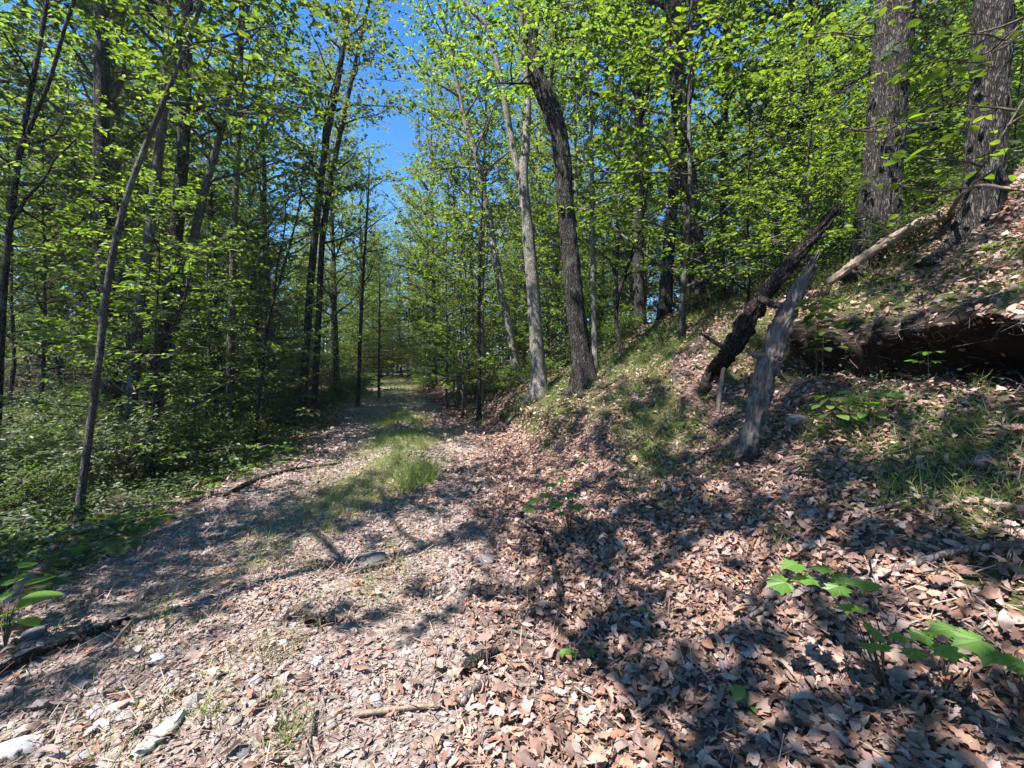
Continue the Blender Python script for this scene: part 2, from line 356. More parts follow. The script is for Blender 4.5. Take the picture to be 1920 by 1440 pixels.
def hit(px, py):
    """the ground point seen at a pixel of the photograph"""
    r = ray(px, py).normalized(); h = bvh.ray_cast(Vector((0, 0, CAMZ)), r, 200)
    return (h[0], h[1]) if h[0] is not None else (P(px, py, 30), Vector((0, 0, 1)))
def gz(x, y):
    h = bvh.ray_cast(Vector((x, y, 60)), Vector((0, 0, -1)), 200)
    return h[0].z if h[0] is not None else 0.0
def Gn(u, v):
    e = .04; a = G(u + e, v) - G(u - e, v); b = G(u, v + e) - G(u, v - e)
    n = np.cross(a, b); n /= np.linalg.norm(n, axis=1)[:, None] + 1e-9; return n
def rand_frames(rng, n, nrm, tilt):
    a = rng.uniform(0, 2 * math.pi, n); d = np.stack([np.cos(a), np.sin(a), np.zeros(n)], 1)
    nn = nrm + rng.normal(0, 1, (n, 3)) * np.asarray(tilt).reshape(-1, 1) if np.ndim(tilt) else nrm + rng.normal(0, tilt, (n, 3))
    nn /= np.linalg.norm(nn, axis=1)[:, None]
    d = d - nn * (d * nn).sum(1)[:, None]
    return frames(d, nn)
def visible(p, mx=1.32, dmin=.5):
    """points that can matter to the picture (in the frame with a margin)"""
    y = p[:, 1]; return (y > dmin) & (np.abs(p[:, 0]) < mx * y + .4)

# ------------------------------------------------------------------ trees
def unit(v): return v / (np.linalg.norm(v) + 1e-9)
def limb_path(p, d, L, n, rng, wob=.18, up=0.0):
    pts = [p]; d = unit(d)
    for i in range(n):
        d = unit(d + rng.normal(0, wob, 3) + np.array([0, 0, up])); pts.append(pts[-1] + d * L / n)
    return np.array(pts)
def grow(trunk, crown, stem, rad, rng, h0, limbs, Lb, Lt, elev=(15, 45), per=10, leaf=.08, sec_den=3.2, twig_gap=.22, up=.02, tmpl=LEAF,
         flat=.35, limb_r=.3, az0=None, azspread=None, bare=.0, dip=0.15):
    """limbs into the trunk mesh, twigs and leaves into the crown mesh"""
    d = np.concatenate([[0], np.cumsum(np.linalg.norm(np.diff(stem, axis=0), axis=1))]); A = []; B = []
    for i in range(limbs):
        f = h0 + (1 - h0) * (i + rng.uniform(.1, .9)) / limbs; s = f * d[-1]
        p = np.array([np.interp(s, d, stem[:, k]) for k in range(3)]); r = float(np.interp(s, d, rad))
        q = (f - h0) / (1 - h0 + 1e-6); L = (Lb + (Lt - Lb) * q) * rng.uniform(.65, 1.2)
        az = i * 2.4 + rng.uniform(-.5, .5)
        if az0 is not None: az = az0 + rng.uniform(-1, 1) * azspread
        el = R(rng.uniform(*elev)) + q * .35
        dv = np.array([math.cos(az) * math.cos(el), math.sin(az) * math.cos(el), math.sin(el)])
        n = 7; pts = limb_path(p, dv, L, n, rng, .13, up)
        lr = max(.006, min(r * .8, r * limb_r + .006 * L)); rr = lr * (1 - np.arange(n + 1) / (n + 1.5)) + .003
        v, fc = tube(pts, rr, 5); trunk.add(v, fc)
        if rng.random() < bare: continue
        ns = max(2, int(L * sec_den))
        for j in range(ns + 1):
            t = .2 + .8 * (j + rng.random() * .6) / (ns + .6); t = min(t, 1); k = min(n - 1, int(t * n)); w = t * n - k
            q0 = pts[k] * (1 - w) + pts[k + 1] * w; ld = unit(pts[k + 1] - pts[k])
            if j == ns: sdv = ld; q0 = pts[-1]; sl = .25 * L
            else:
                sg = 1 if j % 2 else -1; a = sg * R(rng.uniform(35, 70)); ca, sa = math.cos(a), math.sin(a)
                sdv = np.array([ld[0] * ca - ld[1] * sa, ld[0] * sa + ld[1] * ca, ld[2] * .6 + rng.uniform(-dip, .18)]); sl = L * (.42 - .22 * t) * rng.uniform(.6, 1.3)
            sl = max(.2, min(sl, 1.6)); sp = limb_path(q0, sdv, sl, 3, rng, .14)
            v, fc = tube(sp, [.006 + .003 * sl, .005, .004, .002], 3); crown.add(v, fc, 1)
            nt_ = max(1, int(sl / twig_gap)); sdir = unit(sp[-1] - sp[0])
            for h in range(nt_ + 1):
                tt_ = (h + .5) / (nt_ + .5); kk = min(2, int(tt_ * 3)); ww = min(1, tt_ * 3 - kk); tp = sp[kk] * (1 - ww) + sp[kk + 1] * ww
                sg = 1 if h % 2 else -1; a = sg * R(rng.uniform(30, 65)); ca, sa = math.cos(a), math.sin(a)
                if h == nt_: ca, sa = 1, 0
                td = unit(np.array([sdir[0] * ca - sdir[1] * sa, sdir[0] * sa + sdir[1] * ca, sdir[2] * .5 + rng.uniform(-.2, .15)]))
                tl_ = rng.uniform(.18, .42); A.append(tp); B.append(tp + td * tl_)
    A = np.array(A); B = np.array(B)
    # twigs
    for a, b in (zip(A[::3], B[::3])):
        v, fc = tube([a, b], [.003, .0015], 3); crown.add(v, fc, 1)
    n = len(A) * per; ia = np.repeat(np.arange(len(A)), per); t = rng.uniform(.05, 1.05, n)[:, None]
    dd = (B - A)[ia]; dd /= np.linalg.norm(dd, axis=1)[:, None]
    lat = np.stack([-dd[:, 1], dd[:, 0], 0 * dd[:, 0]], 1) * np.where(np.arange(n) % 2, 1, -1)[:, None]
    pos = A[ia] + (B - A)[ia] * t + rng.normal(0, .025, (n, 3))
    ldir = dd * rng.uniform(.3, 1.1, (n, 1)) + lat * rng.uniform(.3, 1.1, (n, 1)) + np.stack([0 * t[:, 0], 0 * t[:, 0], rng.uniform(-.55, .15, n)], 1)
    nr = np.array([0, 0, 1.0]) + rng.normal(0, flat, (n, 3))
    scatter(crown, *tmpl, pos, frames(ldir, nr), leaf * rng.uniform(.6, 1.35, n))
    return len(pos)

def make_tree(name, seed, H, r0, h0, limbs, Lb, Lt, bark, leafm, lean=.03, wob=.05, sides=9, **k):
    """a generic tree at the origin"""
    rng = np.random.default_rng(seed); n = max(6, int(H / .7)); t = np.linspace(0, 1, n)
    a = rng.uniform(0, 6.28); off = np.cumsum(rng.normal(0, wob, (n, 2)), 0) * .5 + np.outer(t * H * lean, [math.cos(a), math.sin(a)]); off -= off[0]
    stem = np.stack([off[:, 0], off[:, 1], t * H - .15], 1); rad = r0 * (1 - .85 * t) + .35 * r0 * np.exp(-t * H / .35)
    tr = MB(); cr = MB(); v, f = tube(stem, rad, sides, .12, seed); tr.add(v, f)
    grow(tr, cr, stem, rad, rng, h0, limbs, Lb, Lt, **k)
    e = empty(name, (0, 0, 0)); tr.build('trunk', bark, e); cr.build('crown', [leafm, M_twig], e, smooth=False); return e

def px_tree(name, label, cat, pts, d, bark, leafm, seed, extend=5.0, crown=None, forks=(), side=(0, 0), base_fix=True, flare=.5, sides=12, flute=0.0, group=None, extra=None, ridge=0.0, step=.22):
    """a tree whose stem follows pixels of the photograph at distance d; pts = (px, py, width px) from base to top"""
    rng = np.random.default_rng(seed)
    def conv(pp, dd0, dd1=None):
        pp = [(x, y, w / math.sqrt(1 + ((x - 960) / F) ** 2)) for x, y, w in pp]
        dd1 = dd0 if dd1 is None else dd1; n = len(pp)
        W = [np.array(P(x, y, dd0 + (dd1 - dd0) * i / (n - 1))) for i, (x, y, w) in enumerate(pp)]
        return np.array(W), np.array([w / 2 * (dd0 + (dd1 - dd0) * i / (n - 1)) / F for i, (x, y, w) in enumerate(pp)])
    d0, d1 = (d if isinstance(d, tuple) else (d, d))
    st, rd = conv(pts, d0, d1)
    base = st[0].copy()
    z0 = gz(base[0], base[1])
    if base_fix and st[0][2] > z0 + .1:
        dv = unit(st[0] - st[1]); 
        if dv[2] > -.5: dv = np.array([0, 0, -1.0])
        k = (st[0][2] - z0 + .05) / -dv[2]; nb = st[0] + dv * k
        nb[2] = gz(nb[0], nb[1]) - .12
        st = np.vstack([nb, st]); rd = np.concatenate([[rd[0] * 1.08], rd])
    else:
        nb = st[0].copy(); nb[2] = z0 - .15
        if base_fix and st[0][2] > z0 - .1: st = np.vstack([nb, st]); rd = np.concatenate([[rd[0] * 1.1], rd])
    if extend:
        dv = unit(unit(st[-1] - st[-2]) + np.array([0, 0, .5])); m = max(2, int(extend))
        ex = limb_path(st[-1], dv, extend, m, rng, .06, .05)[1:]
        rd = np.concatenate([rd, rd[-1] * (1 - .8 * np.arange(1, m + 1) / m)]); st = np.vstack([st, ex])
    st, rd = resample(st, rd, step)
    hgt = st[:, 2] - st[0, 2]; rd = rd * (1 + flare * np.exp(-hgt / .28))
    base = st[0].copy(); base[2] += .12
    e = empty(name, base); tag(e, label, cat, group)
    tr = MB(); cr = MB(); v, f = tube(st, rd, sides, .08, seed, flute, ridge, .5 * np.exp(-np.maximum(hgt, 0) / .22) if sides >= 12 else None); tr.add(v, f)
    for fk in forks:
        fp, frd = conv(fk[0], fk[1] if len(fk) > 1 else d1)
        if len(fk) > 2 and fk[2]:
            ex = limb_path(fp[-1], unit(fp[-1] - fp[-2]) + np.array([0, 0, .4]), fk[2], 4, rng, .08, .05)[1:]; fp = np.vstack([fp, ex]); frd = np.concatenate([frd, frd[-1] * np.array([.8, .6, .4, .2])])
        fp, frd = resample(fp, frd, .18); v, f = tube(fp, frd, 8, .08, seed + 1); tr.add(v, f)
        if crown: grow(tr, cr, fp, frd, rng, .35, max(3, crown['limbs'] // 3), crown['Lb'] * .7, crown['Lt'] * .7, **{k: w for k, w in crown.items() if k not in ('h0', 'limbs', 'Lb', 'Lt')})
    if crown:
        c = dict(crown); h0 = c.pop('h0'); limbs = c.pop('limbs'); Lb = c.pop('Lb'); Lt = c.pop('Lt')
        grow(tr, cr, st, rd, rng, h0, limbs, Lb, Lt, **c)
    if extra: extra(tr, cr, st, rd, rng)
    tr.build('trunk', bark, e, origin=base)
    if cr.n: cr.build('crown', [leafm, M_twig], e, origin=base, smooth=False)
    return e

def dead_limbs(n, L=1.6, h=(.1, .6), r=.014):
    def f(tr, cr, st, rd, rng):
        d = len(st)
        for i in range(n):
            k = int(d * rng.uniform(*h)); az = rng.uniform(0, 6.28); el = R(rng.uniform(-10, 25)); l = L * rng.uniform(.4, 1.2)
            pts = limb_path(st[k], np.array([math.cos(az) * math.cos(el), math.sin(az) * math.cos(el), math.sin(el)]), l, 6, rng, .12)
            v, fc = tube(pts, np.linspace(r, .003, 7), 5); tr.add(v, fc)
            for j in range(3):
                q = pts[2 + j]; v, fc = tube(limb_path(q, unit(pts[3 + j] - q) + rng.normal(0, .6, 3), l * .3, 3, rng, .15), [r * .4, .004, .003, .002], 3); tr.add(v, fc)
    return f

EXEC_TREES = True
CR = dict(h0=.45, limbs=16, Lb=2.2, Lt=1.4, per=12, leaf=.095)
px_tree('pine_tree', 'thick dark straight pine at the left with bare side branches, behind the leaning sapling', 'tree',
        [(207, 700, 40), (203, 600, 38), (193, 470, 36), (190, 300, 33), (191, 120, 31), (190, 0, 30)], 9, M_dark, M_needle, 11, 6,
        dict(h0=.55, limbs=18, Lb=2.6, Lt=1.6, per=9, leaf=.12, tmpl=NEEDLE, elev=(-5, 15)), extra=dead_limbs(22, 2.2, (.15, .6)))
px_tree('young_maple', 'slender pale sapling leaning right, closest trunk on the left beside the path', 'tree',
        [(148, 965, 20), (152, 920, 18), (163, 850, 17), (177, 740, 17), (192, 620, 16), (205, 500, 15), (235, 370, 13), (290, 230, 12), (322, 155, 11), (360, 60, 9), (385, -10, 8)], 4.6, M_grey, M_leaf_tall, 12, 2.5,
        dict(h0=.62, limbs=12, Lb=1.3, Lt=1.0, per=10, leaf=.085, elev=(0, 30)), forks=(([(311, 190, 5), (340, 190, 4), (390, 195, 4), (440, 215, 3)], 4.6, 0),), flare=.2)
px_tree('maple_tree', 'grey trunk forking near the top, first upright trunk right of the thick dark pine', 'tree',
        [(243, 860, 24), (250, 700, 24), (262, 570, 23), (283, 420, 21), (298, 280, 20), (314, 140, 18), (316, 0, 13)], 7.2, M_grey, M_leaf_tall, 13, 5,
        CR, forks=(([(318, 130, 14), (335, 90, 13), (350, 20, 12), (358, -20, 12)], 7.2, 3),))
px_tree('oak_tree', 'dark thick trunk rising beside a thinner leaning one, left of the path', 'tree',
        [(262, 860, 30), (290, 720, 29), (313, 600, 28), (326, 480, 28), (336, 380, 27), (345, 250, 24), (350, 100, 22), (352, -10, 20)], 7.8, M_dark, M_leaf_tall, 14, 5, CR, extra=dead_limbs(8, 1.3, (.2, .5)))
px_tree('maple_tree', 'thin trunk leaning right with a sunlit left edge, touching the dark trunk at its foot', 'tree',
        [(312, 680, 18), (335, 580, 19), (358, 470, 18), (378, 380, 17), (402, 290, 15), (424, 215, 10), (440, 100, 8), (470, 0, 7)], 8, M_grey, M_leaf_tall, 15, 4,
        dict(h0=.4, limbs=16, Lb=1.8, Lt=1.2, per=12, leaf=.095), forks=(([(405, 285, 10), (380, 262, 8), (345, 225, 6), (318, 205, 5)], 8, 0),))
px_tree('maple_tree', 'straight narrow grey trunk standing alone between the leaning group and the path', 'tree',
        [(431, 720, 15), (434, 600, 15), (438, 460, 14), (444, 320, 13), (450, 150, 11), (455, 0, 9)], 10, M_grey, M_leaf_tall, 16, 5, dict(h0=.4, limbs=18, Lb=2.2, Lt=1.4, per=12, leaf=.095))
px_tree('sapling', 'very thin dark sapling with a forked top left of the path edge', 'tree',
        [(484, 760, 7), (492, 690, 7), (502, 600, 6), (520, 540, 5), (538, 480, 5)], 9, M_dark, M_leaf_tall, 17, 2,
        dict(h0=.3, limbs=14, Lb=1.3, Lt=.8, per=10, leaf=.08, elev=(0, 25)), forks=(([(515, 555, 5), (518, 500, 4), (535, 430, 3)], 9, 1),), flare=0)
px_tree('maple_tree', 'dark forked tree at the left border of the photo with two rising stems', 'tree',
        [(2, 640, 17), (8, 520, 16), (22, 390, 15), (42, 250, 12), (62, 150, 11), (90, 0, 9)], 6.5, M_dark, M_leaf_tall, 18, 3,
        dict(h0=.35, limbs=16, Lb=1.7, Lt=1.2, per=10, leaf=.085, elev=(0, 30)), forks=(([(36, 290, 11), (60, 230, 10), (95, 150, 9), (118, 60, 8), (140, 0, 7)], 6.5, 2),))
px_tree('sapling', 'thin black pole-like sapling standing at the left edge of the far path', 'tree',
        [(672, 738, 7), (675, 640, 7), (679, 560, 6), (683, 480, 5), (690, 380, 4)], 16, M_dark, M_leaf_blue, 19, 2, dict(h0=.45, limbs=12, Lb=1.6, Lt=.8, per=6, leaf=.1))
px_tree('oak_tree', 'dark slim trunk curving up against the sky left of the blue gap', 'tree',
        [(575, 640, 15), (583, 520, 14), (596, 390, 13), (612, 260, 12), (635, 150, 10), (655, 0, 8)], 14, M_dark, M_leaf_blue, 20, 5, dict(h0=.3, limbs=26, Lb=3.0, Lt=1.8, per=11, leaf=.105))
px_tree('oak_tree', 'second dark slim trunk just right of the curved one, left of the blue gap', 'tree',
        [(596, 620, 12), (604, 450, 11), (622, 330, 10), (640, 240, 9), (668, 110, 7), (690, 10, 6)], 16, M_dark, M_leaf_blue, 21, 4, dict(h0=.3, limbs=22, Lb=2.6, Lt=1.6, per=11, leaf=.105))
px_tree('birch_tree', 'pale leaning trunk behind the double-stemmed tree, left of it', 'tree',
        [(968, 690, 17), (957, 630, 16), (944, 570, 15), (930, 490, 14), (918, 420, 13), (905, 350, 12), (888, 275, 11), (872, 235, 9), (850, 120, 7)], 13, M_pale, M_leaf_tall, 22, 4, dict(h0=.45, limbs=22, Lb=2.5, Lt=1.6, per=11, leaf=.10))
px_tree('birch_tree', 'pale trunk splitting into two white stems high up, left of the dark curved oak', 'tree',
        [(1011, 722, 30), (1007, 650, 26), (1001, 560, 24), (992, 460, 22), (985, 390, 20), (979, 330, 19), (986, 280, 15), (990, 200, 14), (984, 120, 12), (978, 40, 11), (976, -20, 10)], 9.6, M_pale, M_leaf_tall, 23, 4,
        dict(h0=.62, limbs=14, Lb=2.0, Lt=1.2, per=14, leaf=.10), forks=(([(976, 335, 14), (966, 300, 13), (955, 240, 12), (945, 180, 11), (936, 140, 11), (927, 90, 9), (915, 45, 9), (880, 18, 9), (862, -10, 8)], 9.6, 3),), flare=.35)
px_tree('oak_tree', 'big dark oak with a curved ridged trunk on the lip of the bank', 'tree',
        [(1098, 722, 45), (1092, 670, 38), (1084, 620, 34), (1074, 530, 32), (1066, 440, 30), (1059, 370, 29), (1056, 310, 30), (1048, 250, 31), (1030, 195, 33), (1008, 150, 30), (996, 90, 26), (995, 0, 25)], 8, M_oak, M_leaf_tall, 24, 6,
        dict(h0=.62, limbs=16, Lb=2.4, Lt=1.6, per=14, leaf=.10), forks=(([(1030, 190, 7), (1036, 120, 6), (1048, 20, 5)], 8, 1), ([(1012, 155, 5), (985, 158, 4), (930, 155, 3)], 8, 0)), flare=.3, flute=.08, sides=48, ridge=.009, step=.06)
px_tree('sapling', 'thin pale straight stem just right of the big curved oak', 'tree',
        [(1117, 690, 11), (1113, 600, 10), (1111, 480, 9), (1110, 330, 8), (1108, 200, 6)], 9.2, M_pale, M_leaf_sun, 25, 2, dict(h0=.4, limbs=14, Lb=1.5, Lt=1.0, per=10, leaf=.085, elev=(0, 25)), flare=.1)
px_tree('sapling', 'crooked thin dark sapling bending right on the leafy ridge', 'tree',
        [(1166, 660, 9), (1152, 600, 8), (1158, 555, 8), (1172, 510, 7), (1188, 475, 6), (1205, 420, 5)], 8.6, M_dark, M_leaf_sun, 26, 1.5, dict(h0=.4, limbs=12, Lb=1.2, Lt=.8, per=10, leaf=.085, elev=(0, 25)), flare=0)
px_tree('sapling', 'thin dark upright stem in shade at the right edge of the far path', 'tree',
        [(898, 735, 8), (898, 640, 7), (899, 540, 6), (901, 420, 5)], 12.5, M_dark, M_leaf_blue, 27, 2, dict(h0=.35, limbs=16, Lb=1.6, Lt=.9, per=7, leaf=.1))
px_tree('oak_tree', 'large dark trunk in the middle of the right-hand woods, foot on the ridge', 'tree',
        [(1318, 610, 46), (1313, 560, 38), (1303, 470, 35), (1291, 350, 32), (1276, 210, 30), (1264, 80, 28), (1260, -10, 27)], 9, M_oak, M_leaf_sun, 28, 5,
        dict(h0=.5, limbs=16, Lb=2.2, Lt=1.5, per=14, leaf=.10), flute=.08, sides=40, ridge=.009, step=.08)
px_tree('maple_tree', 'shaded trunk half hidden by bright leaves, between the ridge oak and the broad right trunk', 'tree',
        [(1497, 520, 26), (1502, 400, 25), (1510, 250, 24), (1518, 100, 22), (1522, -10, 21)], 9.5, M_dark, M_leaf_sun, 29, 4, dict(h0=.3, limbs=26, Lb=2.2, Lt=1.4, per=7, leaf=.12, elev=(0, 25)))
px_tree('oak_tree', 'broad dark ridged trunk at the upper right, just left of the rightmost trunk', 'tree',
        [(1643, 420, 85), (1650, 360, 77), (1657, 280, 75), (1665, 180, 74), (1672, 90, 73), (1680, -10, 71)], 5.4, M_oak, M_leaf_sun, 30, 7, dict(h0=.55, limbs=10, Lb=2.4, Lt=1.6, per=12, leaf=.095), flute=.1, sides=72, flare=.12, ridge=.012, step=.045)
px_tree('oak_tree', 'rightmost broad trunk with flared mossy foot above the dark hollow', 'tree',
        [(1812, 510, 110), (1832, 430, 85), (1845, 330, 77), (1852, 200, 77), (1860, 60, 77), (1865, -20, 75)], 4.35, M_oak, M_leaf_sun, 31, 7, dict(h0=.6, limbs=10, Lb=2.0, Lt=1.6, per=12, leaf=.095), flute=.1, sides=72, flare=.25, ridge=.014, step=.045)

# generic sources; each is used once and then copied
def place(src, spots, labels, group, used=None):
    for i, (x, y, rz, sc) in enumerate(spots):
        lab = labels(x, y, i) if callable(labels) else labels
        loc = (x, y, gz(x, y) - .05)
        if src.get('used'): copy_tree(src['o'], loc, rz, sc, lab, group)
        else:
            o = src['o']; o.location = loc; o.rotation_euler = (0, 0, rz); o.scale = (sc,) * 3; o['label'] = lab; o['group'] = group; src['used'] = True
def SRC(o, cat): o['category'] = cat; return {'o': o}
def KT(**k): return k
talls = [SRC(make_tree('maple_tree', 100, 15, .15, .3, 46, 2.9, 1.6, M_grey, M_leaf_tall, per=11, leaf=.105, bare=.05), 'tree'),
         SRC(make_tree('oak_tree', 101, 17, .19, .38, 44, 3.2, 1.8, M_dark, M_leaf_tall, per=11, leaf=.105), 'tree'),
         SRC(make_tree('maple_tree', 102, 13, .11, .22, 48, 2.4, 1.4, M_dark, M_leaf_sun, per=11, leaf=.10), 'tree'),
         SRC(make_tree('birch_tree', 103, 15, .12, .35, 40, 2.6, 1.5, M_pale, M_leaf_blue, per=11, leaf=.10), 'tree'),
         SRC(make_tree('maple_tree', 104, 16, .14, .25, 50, 2.8, 1.5, M_grey, M_leaf_blue, per=11, leaf=.105), 'tree')]
unders = [SRC(make_tree('young_maple', 110, 6.0, .035, .12, 34, 1.6, .8, M_grey, M_leaf_sun, per=14, leaf=.085, elev=(0, 22), sides=6), 'sapling'),
          SRC(make_tree('young_beech', 111, 7.5, .045, .12, 38, 1.8, .9, M_grey, M_leaf_sun, per=14, leaf=.082, elev=(-2, 20), sides=6), 'sapling'),
          SRC(make_tree('young_maple', 112, 4.5, .028, .10, 28, 1.4, .7, M_dark, M_leaf_tall, per=14, leaf=.082, elev=(0, 25), sides=6), 'sapling'),
          SRC(make_tree('young_beech', 113, 8.5, .05, .2, 36, 1.9, .9, M_dark, M_leaf_dark, per=14, leaf=.085, elev=(0, 22), sides=6), 'sapling')]
hem = [SRC(make_tree('hemlock_tree', 120, 9, .08, .08, 60, 1.9, .4, M_dark, M_needle, per=12, leaf=.085, elev=(-8, 8), tmpl=NEEDLE, twig_gap=.12, lean=.01, wob=.02, flat=.2), 'hemlock')]

def shrub(name, seed, h, n, leafm, leaf=.07, per=8, spread=.5):
    rng = np.random.default_rng(seed); st = MB(); cr = MB()
    for i in range(n):
        a = rng.uniform(0, 6.28); p = limb_path(np.array([rng.normal(0, .06), rng.normal(0, .06), -.05]), np.array([math.cos(a) * spread, math.sin(a) * spread, 1]), h * rng.uniform(.7, 1.15), 6, rng, .12)
        rr = np.linspace(.009, .003, 7); v, f = tube(p, rr, 5); st.add(v, f)
        grow(st, cr, p, rr, rng, .25, 7, .5 * h, .3 * h, per=per, leaf=leaf, elev=(5, 35), sec_den=5, twig_gap=.16, limb_r=.4)
    e = empty(name, (0, 0, 0)); st.build('stem', M_stem, e); cr.build('foliage', [leafm, M_twig], e, smooth=False); return e
shrubs = [SRC(shrub('shrub', 130, 1.0, 7, M_leaf_dark, .065), 'shrub'), SRC(shrub('shrub', 131, 1.3, 7, M_leaf_dark, .075), 'shrub'),
          SRC(shrub('shrub', 132, .8, 6, M_leaf_tall, .06), 'shrub')]

rng = np.random.default_rng(5)
def spots(n, box, mind, ok, scr=(.8, 1.2), have=None):
    have = have if have is not None else []; outp = []; k = 0
    while len(outp) < n and k < n * 60:
        k += 1; x = rng.uniform(box[0], box[1]); y = rng.uniform(box[2], box[3])
        if not ok(x, y): continue
        if any((x - a) ** 2 + (y - b) ** 2 < mind ** 2 for a, b in have): continue
        have.append((x, y)); outp.append((x, y, rng.uniform(0, 6.28), rng.uniform(*scr)))
    return outp
inview = lambda x, y, m=1.25: y > .3 and abs(x) < m * y + 2
def deal(sp, srcs, labels, group):
    for i, s in enumerate(sp): place(srcs[i % len(srcs)], [s], labels, group)
H1 = []
# tall trees left, right, far
deal(spots(40, (-40, -6, 9, 42), 2.3, lambda x, y: x < xl(y) - 2.6 - 6.5 * ss(18, 24, y) and inview(x, y), (.85, 1.25), H1), talls, 'tall tree with a bare lower trunk in the shady woods left of the path', 'tall trees in the woods left of the path')
deal(spots(75, (0, 40, 9, 42), 1.7, lambda x, y: x > xb(y) + 4.2 + 1.5 * (22 < y < 42) and inview(x, y) and not (x < 4.5 and y < 11), (.8, 1.15), H1), talls, 'tall leafy tree in the woods beyond the ridge on the right', 'tall trees in the woods on the right')
deal(spots(75, (-50, 15, 42, 75), 2.3, lambda x, y: (abs(x - xc(y)) > 3.0 or y > 50) and inview(x, y, .9), (.9, 1.2), H1), talls, 'distant tall tree beyond the far end of the path', 'distant trees beyond the path')
# understory
U1 = []
deal(spots(48, (-26, -5.5, 6.5, 26), 1.35, lambda x, y: x < xl(y) - 1.5 and inview(x, y, 1.2), (.75, 1.25), U1), [unders[0], unders[3], unders[1], unders[2]], 'slender understory sapling among the trunks left of the path', 'saplings left of the path')
deal(spots(70, (-3, 22, 7.5, 26), 1.1, lambda x, y: x > xb(y) + 2.2 and inview(x, y, 1.2) and not (x < 3 and y < 10), (.8, 1.25), U1), [unders[0], unders[1], unders[2], unders[0], unders[3]], 'bright leafy sapling growing behind the ridge on the right', 'saplings behind the ridge')
deal(spots(14, (3.6, 8.6, 5.9, 9), 1.2, lambda x, y: x > 3.4 and x < 1.25 * y, (.55, .8), U1), [unders[2], unders[0]], 'low leafy sapling on top of the bank near the broad right trunks', 'saplings on the bank top')
deal(spots(110, (-34, 6, 20, 60), 1.2, lambda x, y: abs(x - xc(y)) > 2.0 or y > 40, (.8, 1.3), U1), [unders[0], unders[1], unders[2]], 'small bushy tree lining the far stretch of the path', 'small trees lining the far path')
U2 = []
deal(spots(60, (-22, -6, 27, 58), 1.0, lambda x, y: (abs(x - xc(y)) > 1.6 or y > 36) and 620 < 960 + F * x / y < 870, (.7, 1.15), U2), [unders[0], unders[1]], 'x', 'small trees closing the far end of the path')
place(hem[0], [(-6.2, 20, 1, .75)], 'dark hemlock with level boughs at the left of the far path', 'hemlocks')
place(hem[0], [(-5.0, 27, 2, .8)], 'hemlock with layered boughs reaching over the far path from the right', 'hemlocks')
place(hem[0], [(-9.5, 17, 3, .9)], 'hemlock in the left woods behind the thin black pole sapling', 'hemlocks')
place(hem[0], [(-8.5, 12.5, 4, 1.0)], 'nearest hemlock, in the left woods beside the narrow grey trunk', 'hemlocks')
# shrubs
B1 = []
deal(spots(58, (-16, -3.6, 4.0, 17), .85, lambda x, y: x < xl(y) - .9 - .03 * y and inview(x, y, 1.25), (.45, 1.05), B1), [shrubs[0], shrubs[1], shrubs[2]], 'low dark leafy shrub on the shady ground left of the path', 'shrubs left of the path')
deal(spots(16, (-2, 3, 11, 17), .8, lambda x, y: x > xb(y) + .6, (.5, .9), B1), [shrubs[2], shrubs[0]], 'small green shrub on the right side where the path narrows', 'shrubs right of the far path')
deal(spots(26, (-12, 0, 17, 34), .9, lambda x, y: abs(x - xc(y)) > 1.6 and abs(x - xc(y)) < 4.5, (.6, 1.1), B1), [shrubs[2], shrubs[0]], 'bushy shrub crowding the far end of the path', 'shrubs at the far end of the path')

# trees added out of view beside and behind the viewer to shade the path
opens = [SRC(make_tree('maple_tree', 140, 12, .06, .4, 26, 2.7, 1.7, M_grey, M_leaf_tall, per=13, leaf=.11, sec_den=1.5, bare=.1), 'tree'),
         SRC(make_tree('oak_tree', 141, 13, .06, .45, 24, 3.0, 1.8, M_dark, M_leaf_tall, per=13, leaf=.11, sec_den=1.4, bare=.1), 'tree')]
SHADE_TREES = [(opens[0], -2.3, -.9, 4.0, 1.25, 'open-crowned maple added for shade close beside the viewer'), (opens[1], -4.7, 1.0, 2.0, 1.25, 'tall open-crowned oak added for shade beside the viewer, left of the path'), (opens[1], -1.6, -4.6, 1.3, .95, 'open-crowned oak added for shade behind the viewer'),
      (talls[2], -6.8, 1.0, 2.2, .9, 'dense maple added for shade further left of the viewer'), (opens[1], 2.2, -3.6, 4.0, .9, 'open-crowned oak added for shade on the bank behind the viewer'),
      (talls[2], -8.8, -3.6, .8, .95, 'dense maple added for shade behind and left of the viewer'), (talls[0], -11.5, 3.0, 2.6, .9, 'tall maple added for shade far left of the viewer'), (opens[0], 4.6, .3, 5, .8, 'open-crowned maple added for shade on the bank right of the viewer')]
for src, x, y, rz, sc, lab in SHADE_TREES: place(src, [(x, y, rz, sc)], lab, 'trees beside the viewer')
# trees that close the view around the strip of sky
def at_px(px, d): p = P(px, 690, d); return p.x, p.y
CL = [(talls[4], 815, 25, 2.4, 1.15), (unders[1], 838, 15, 1, 1.15), (unders[0], 866, 13, 2, 1.1), (unders[1], 880, 18, 3, 1.2), (unders[0], 850, 20, 2, 1.2), (talls[3], 885, 21, 2, 1.05), (talls[0], 805, 30, 3, .95), (talls[3], 905, 15, 5, .85), (talls[4], 632, 21, 4, 1.0), (talls[3], 622, 27, 5, 1.1), (talls[0], 672, 32, 1, 1.1),
      (talls[4], 700, 44, 1, 1.05), (talls[3], 728, 47, 2, 1.05), (talls[0], 752, 45, 3, .95), (talls[4], 776, 43, 4, 1.1), (talls[3], 745, 52, 5, 1.1), (talls[2], 765, 40, .5, .9), (talls[2], 715, 38, 1.5, .95), (talls[3], 795, 38, 1.5, 1.0)]
CL_OBJ = []
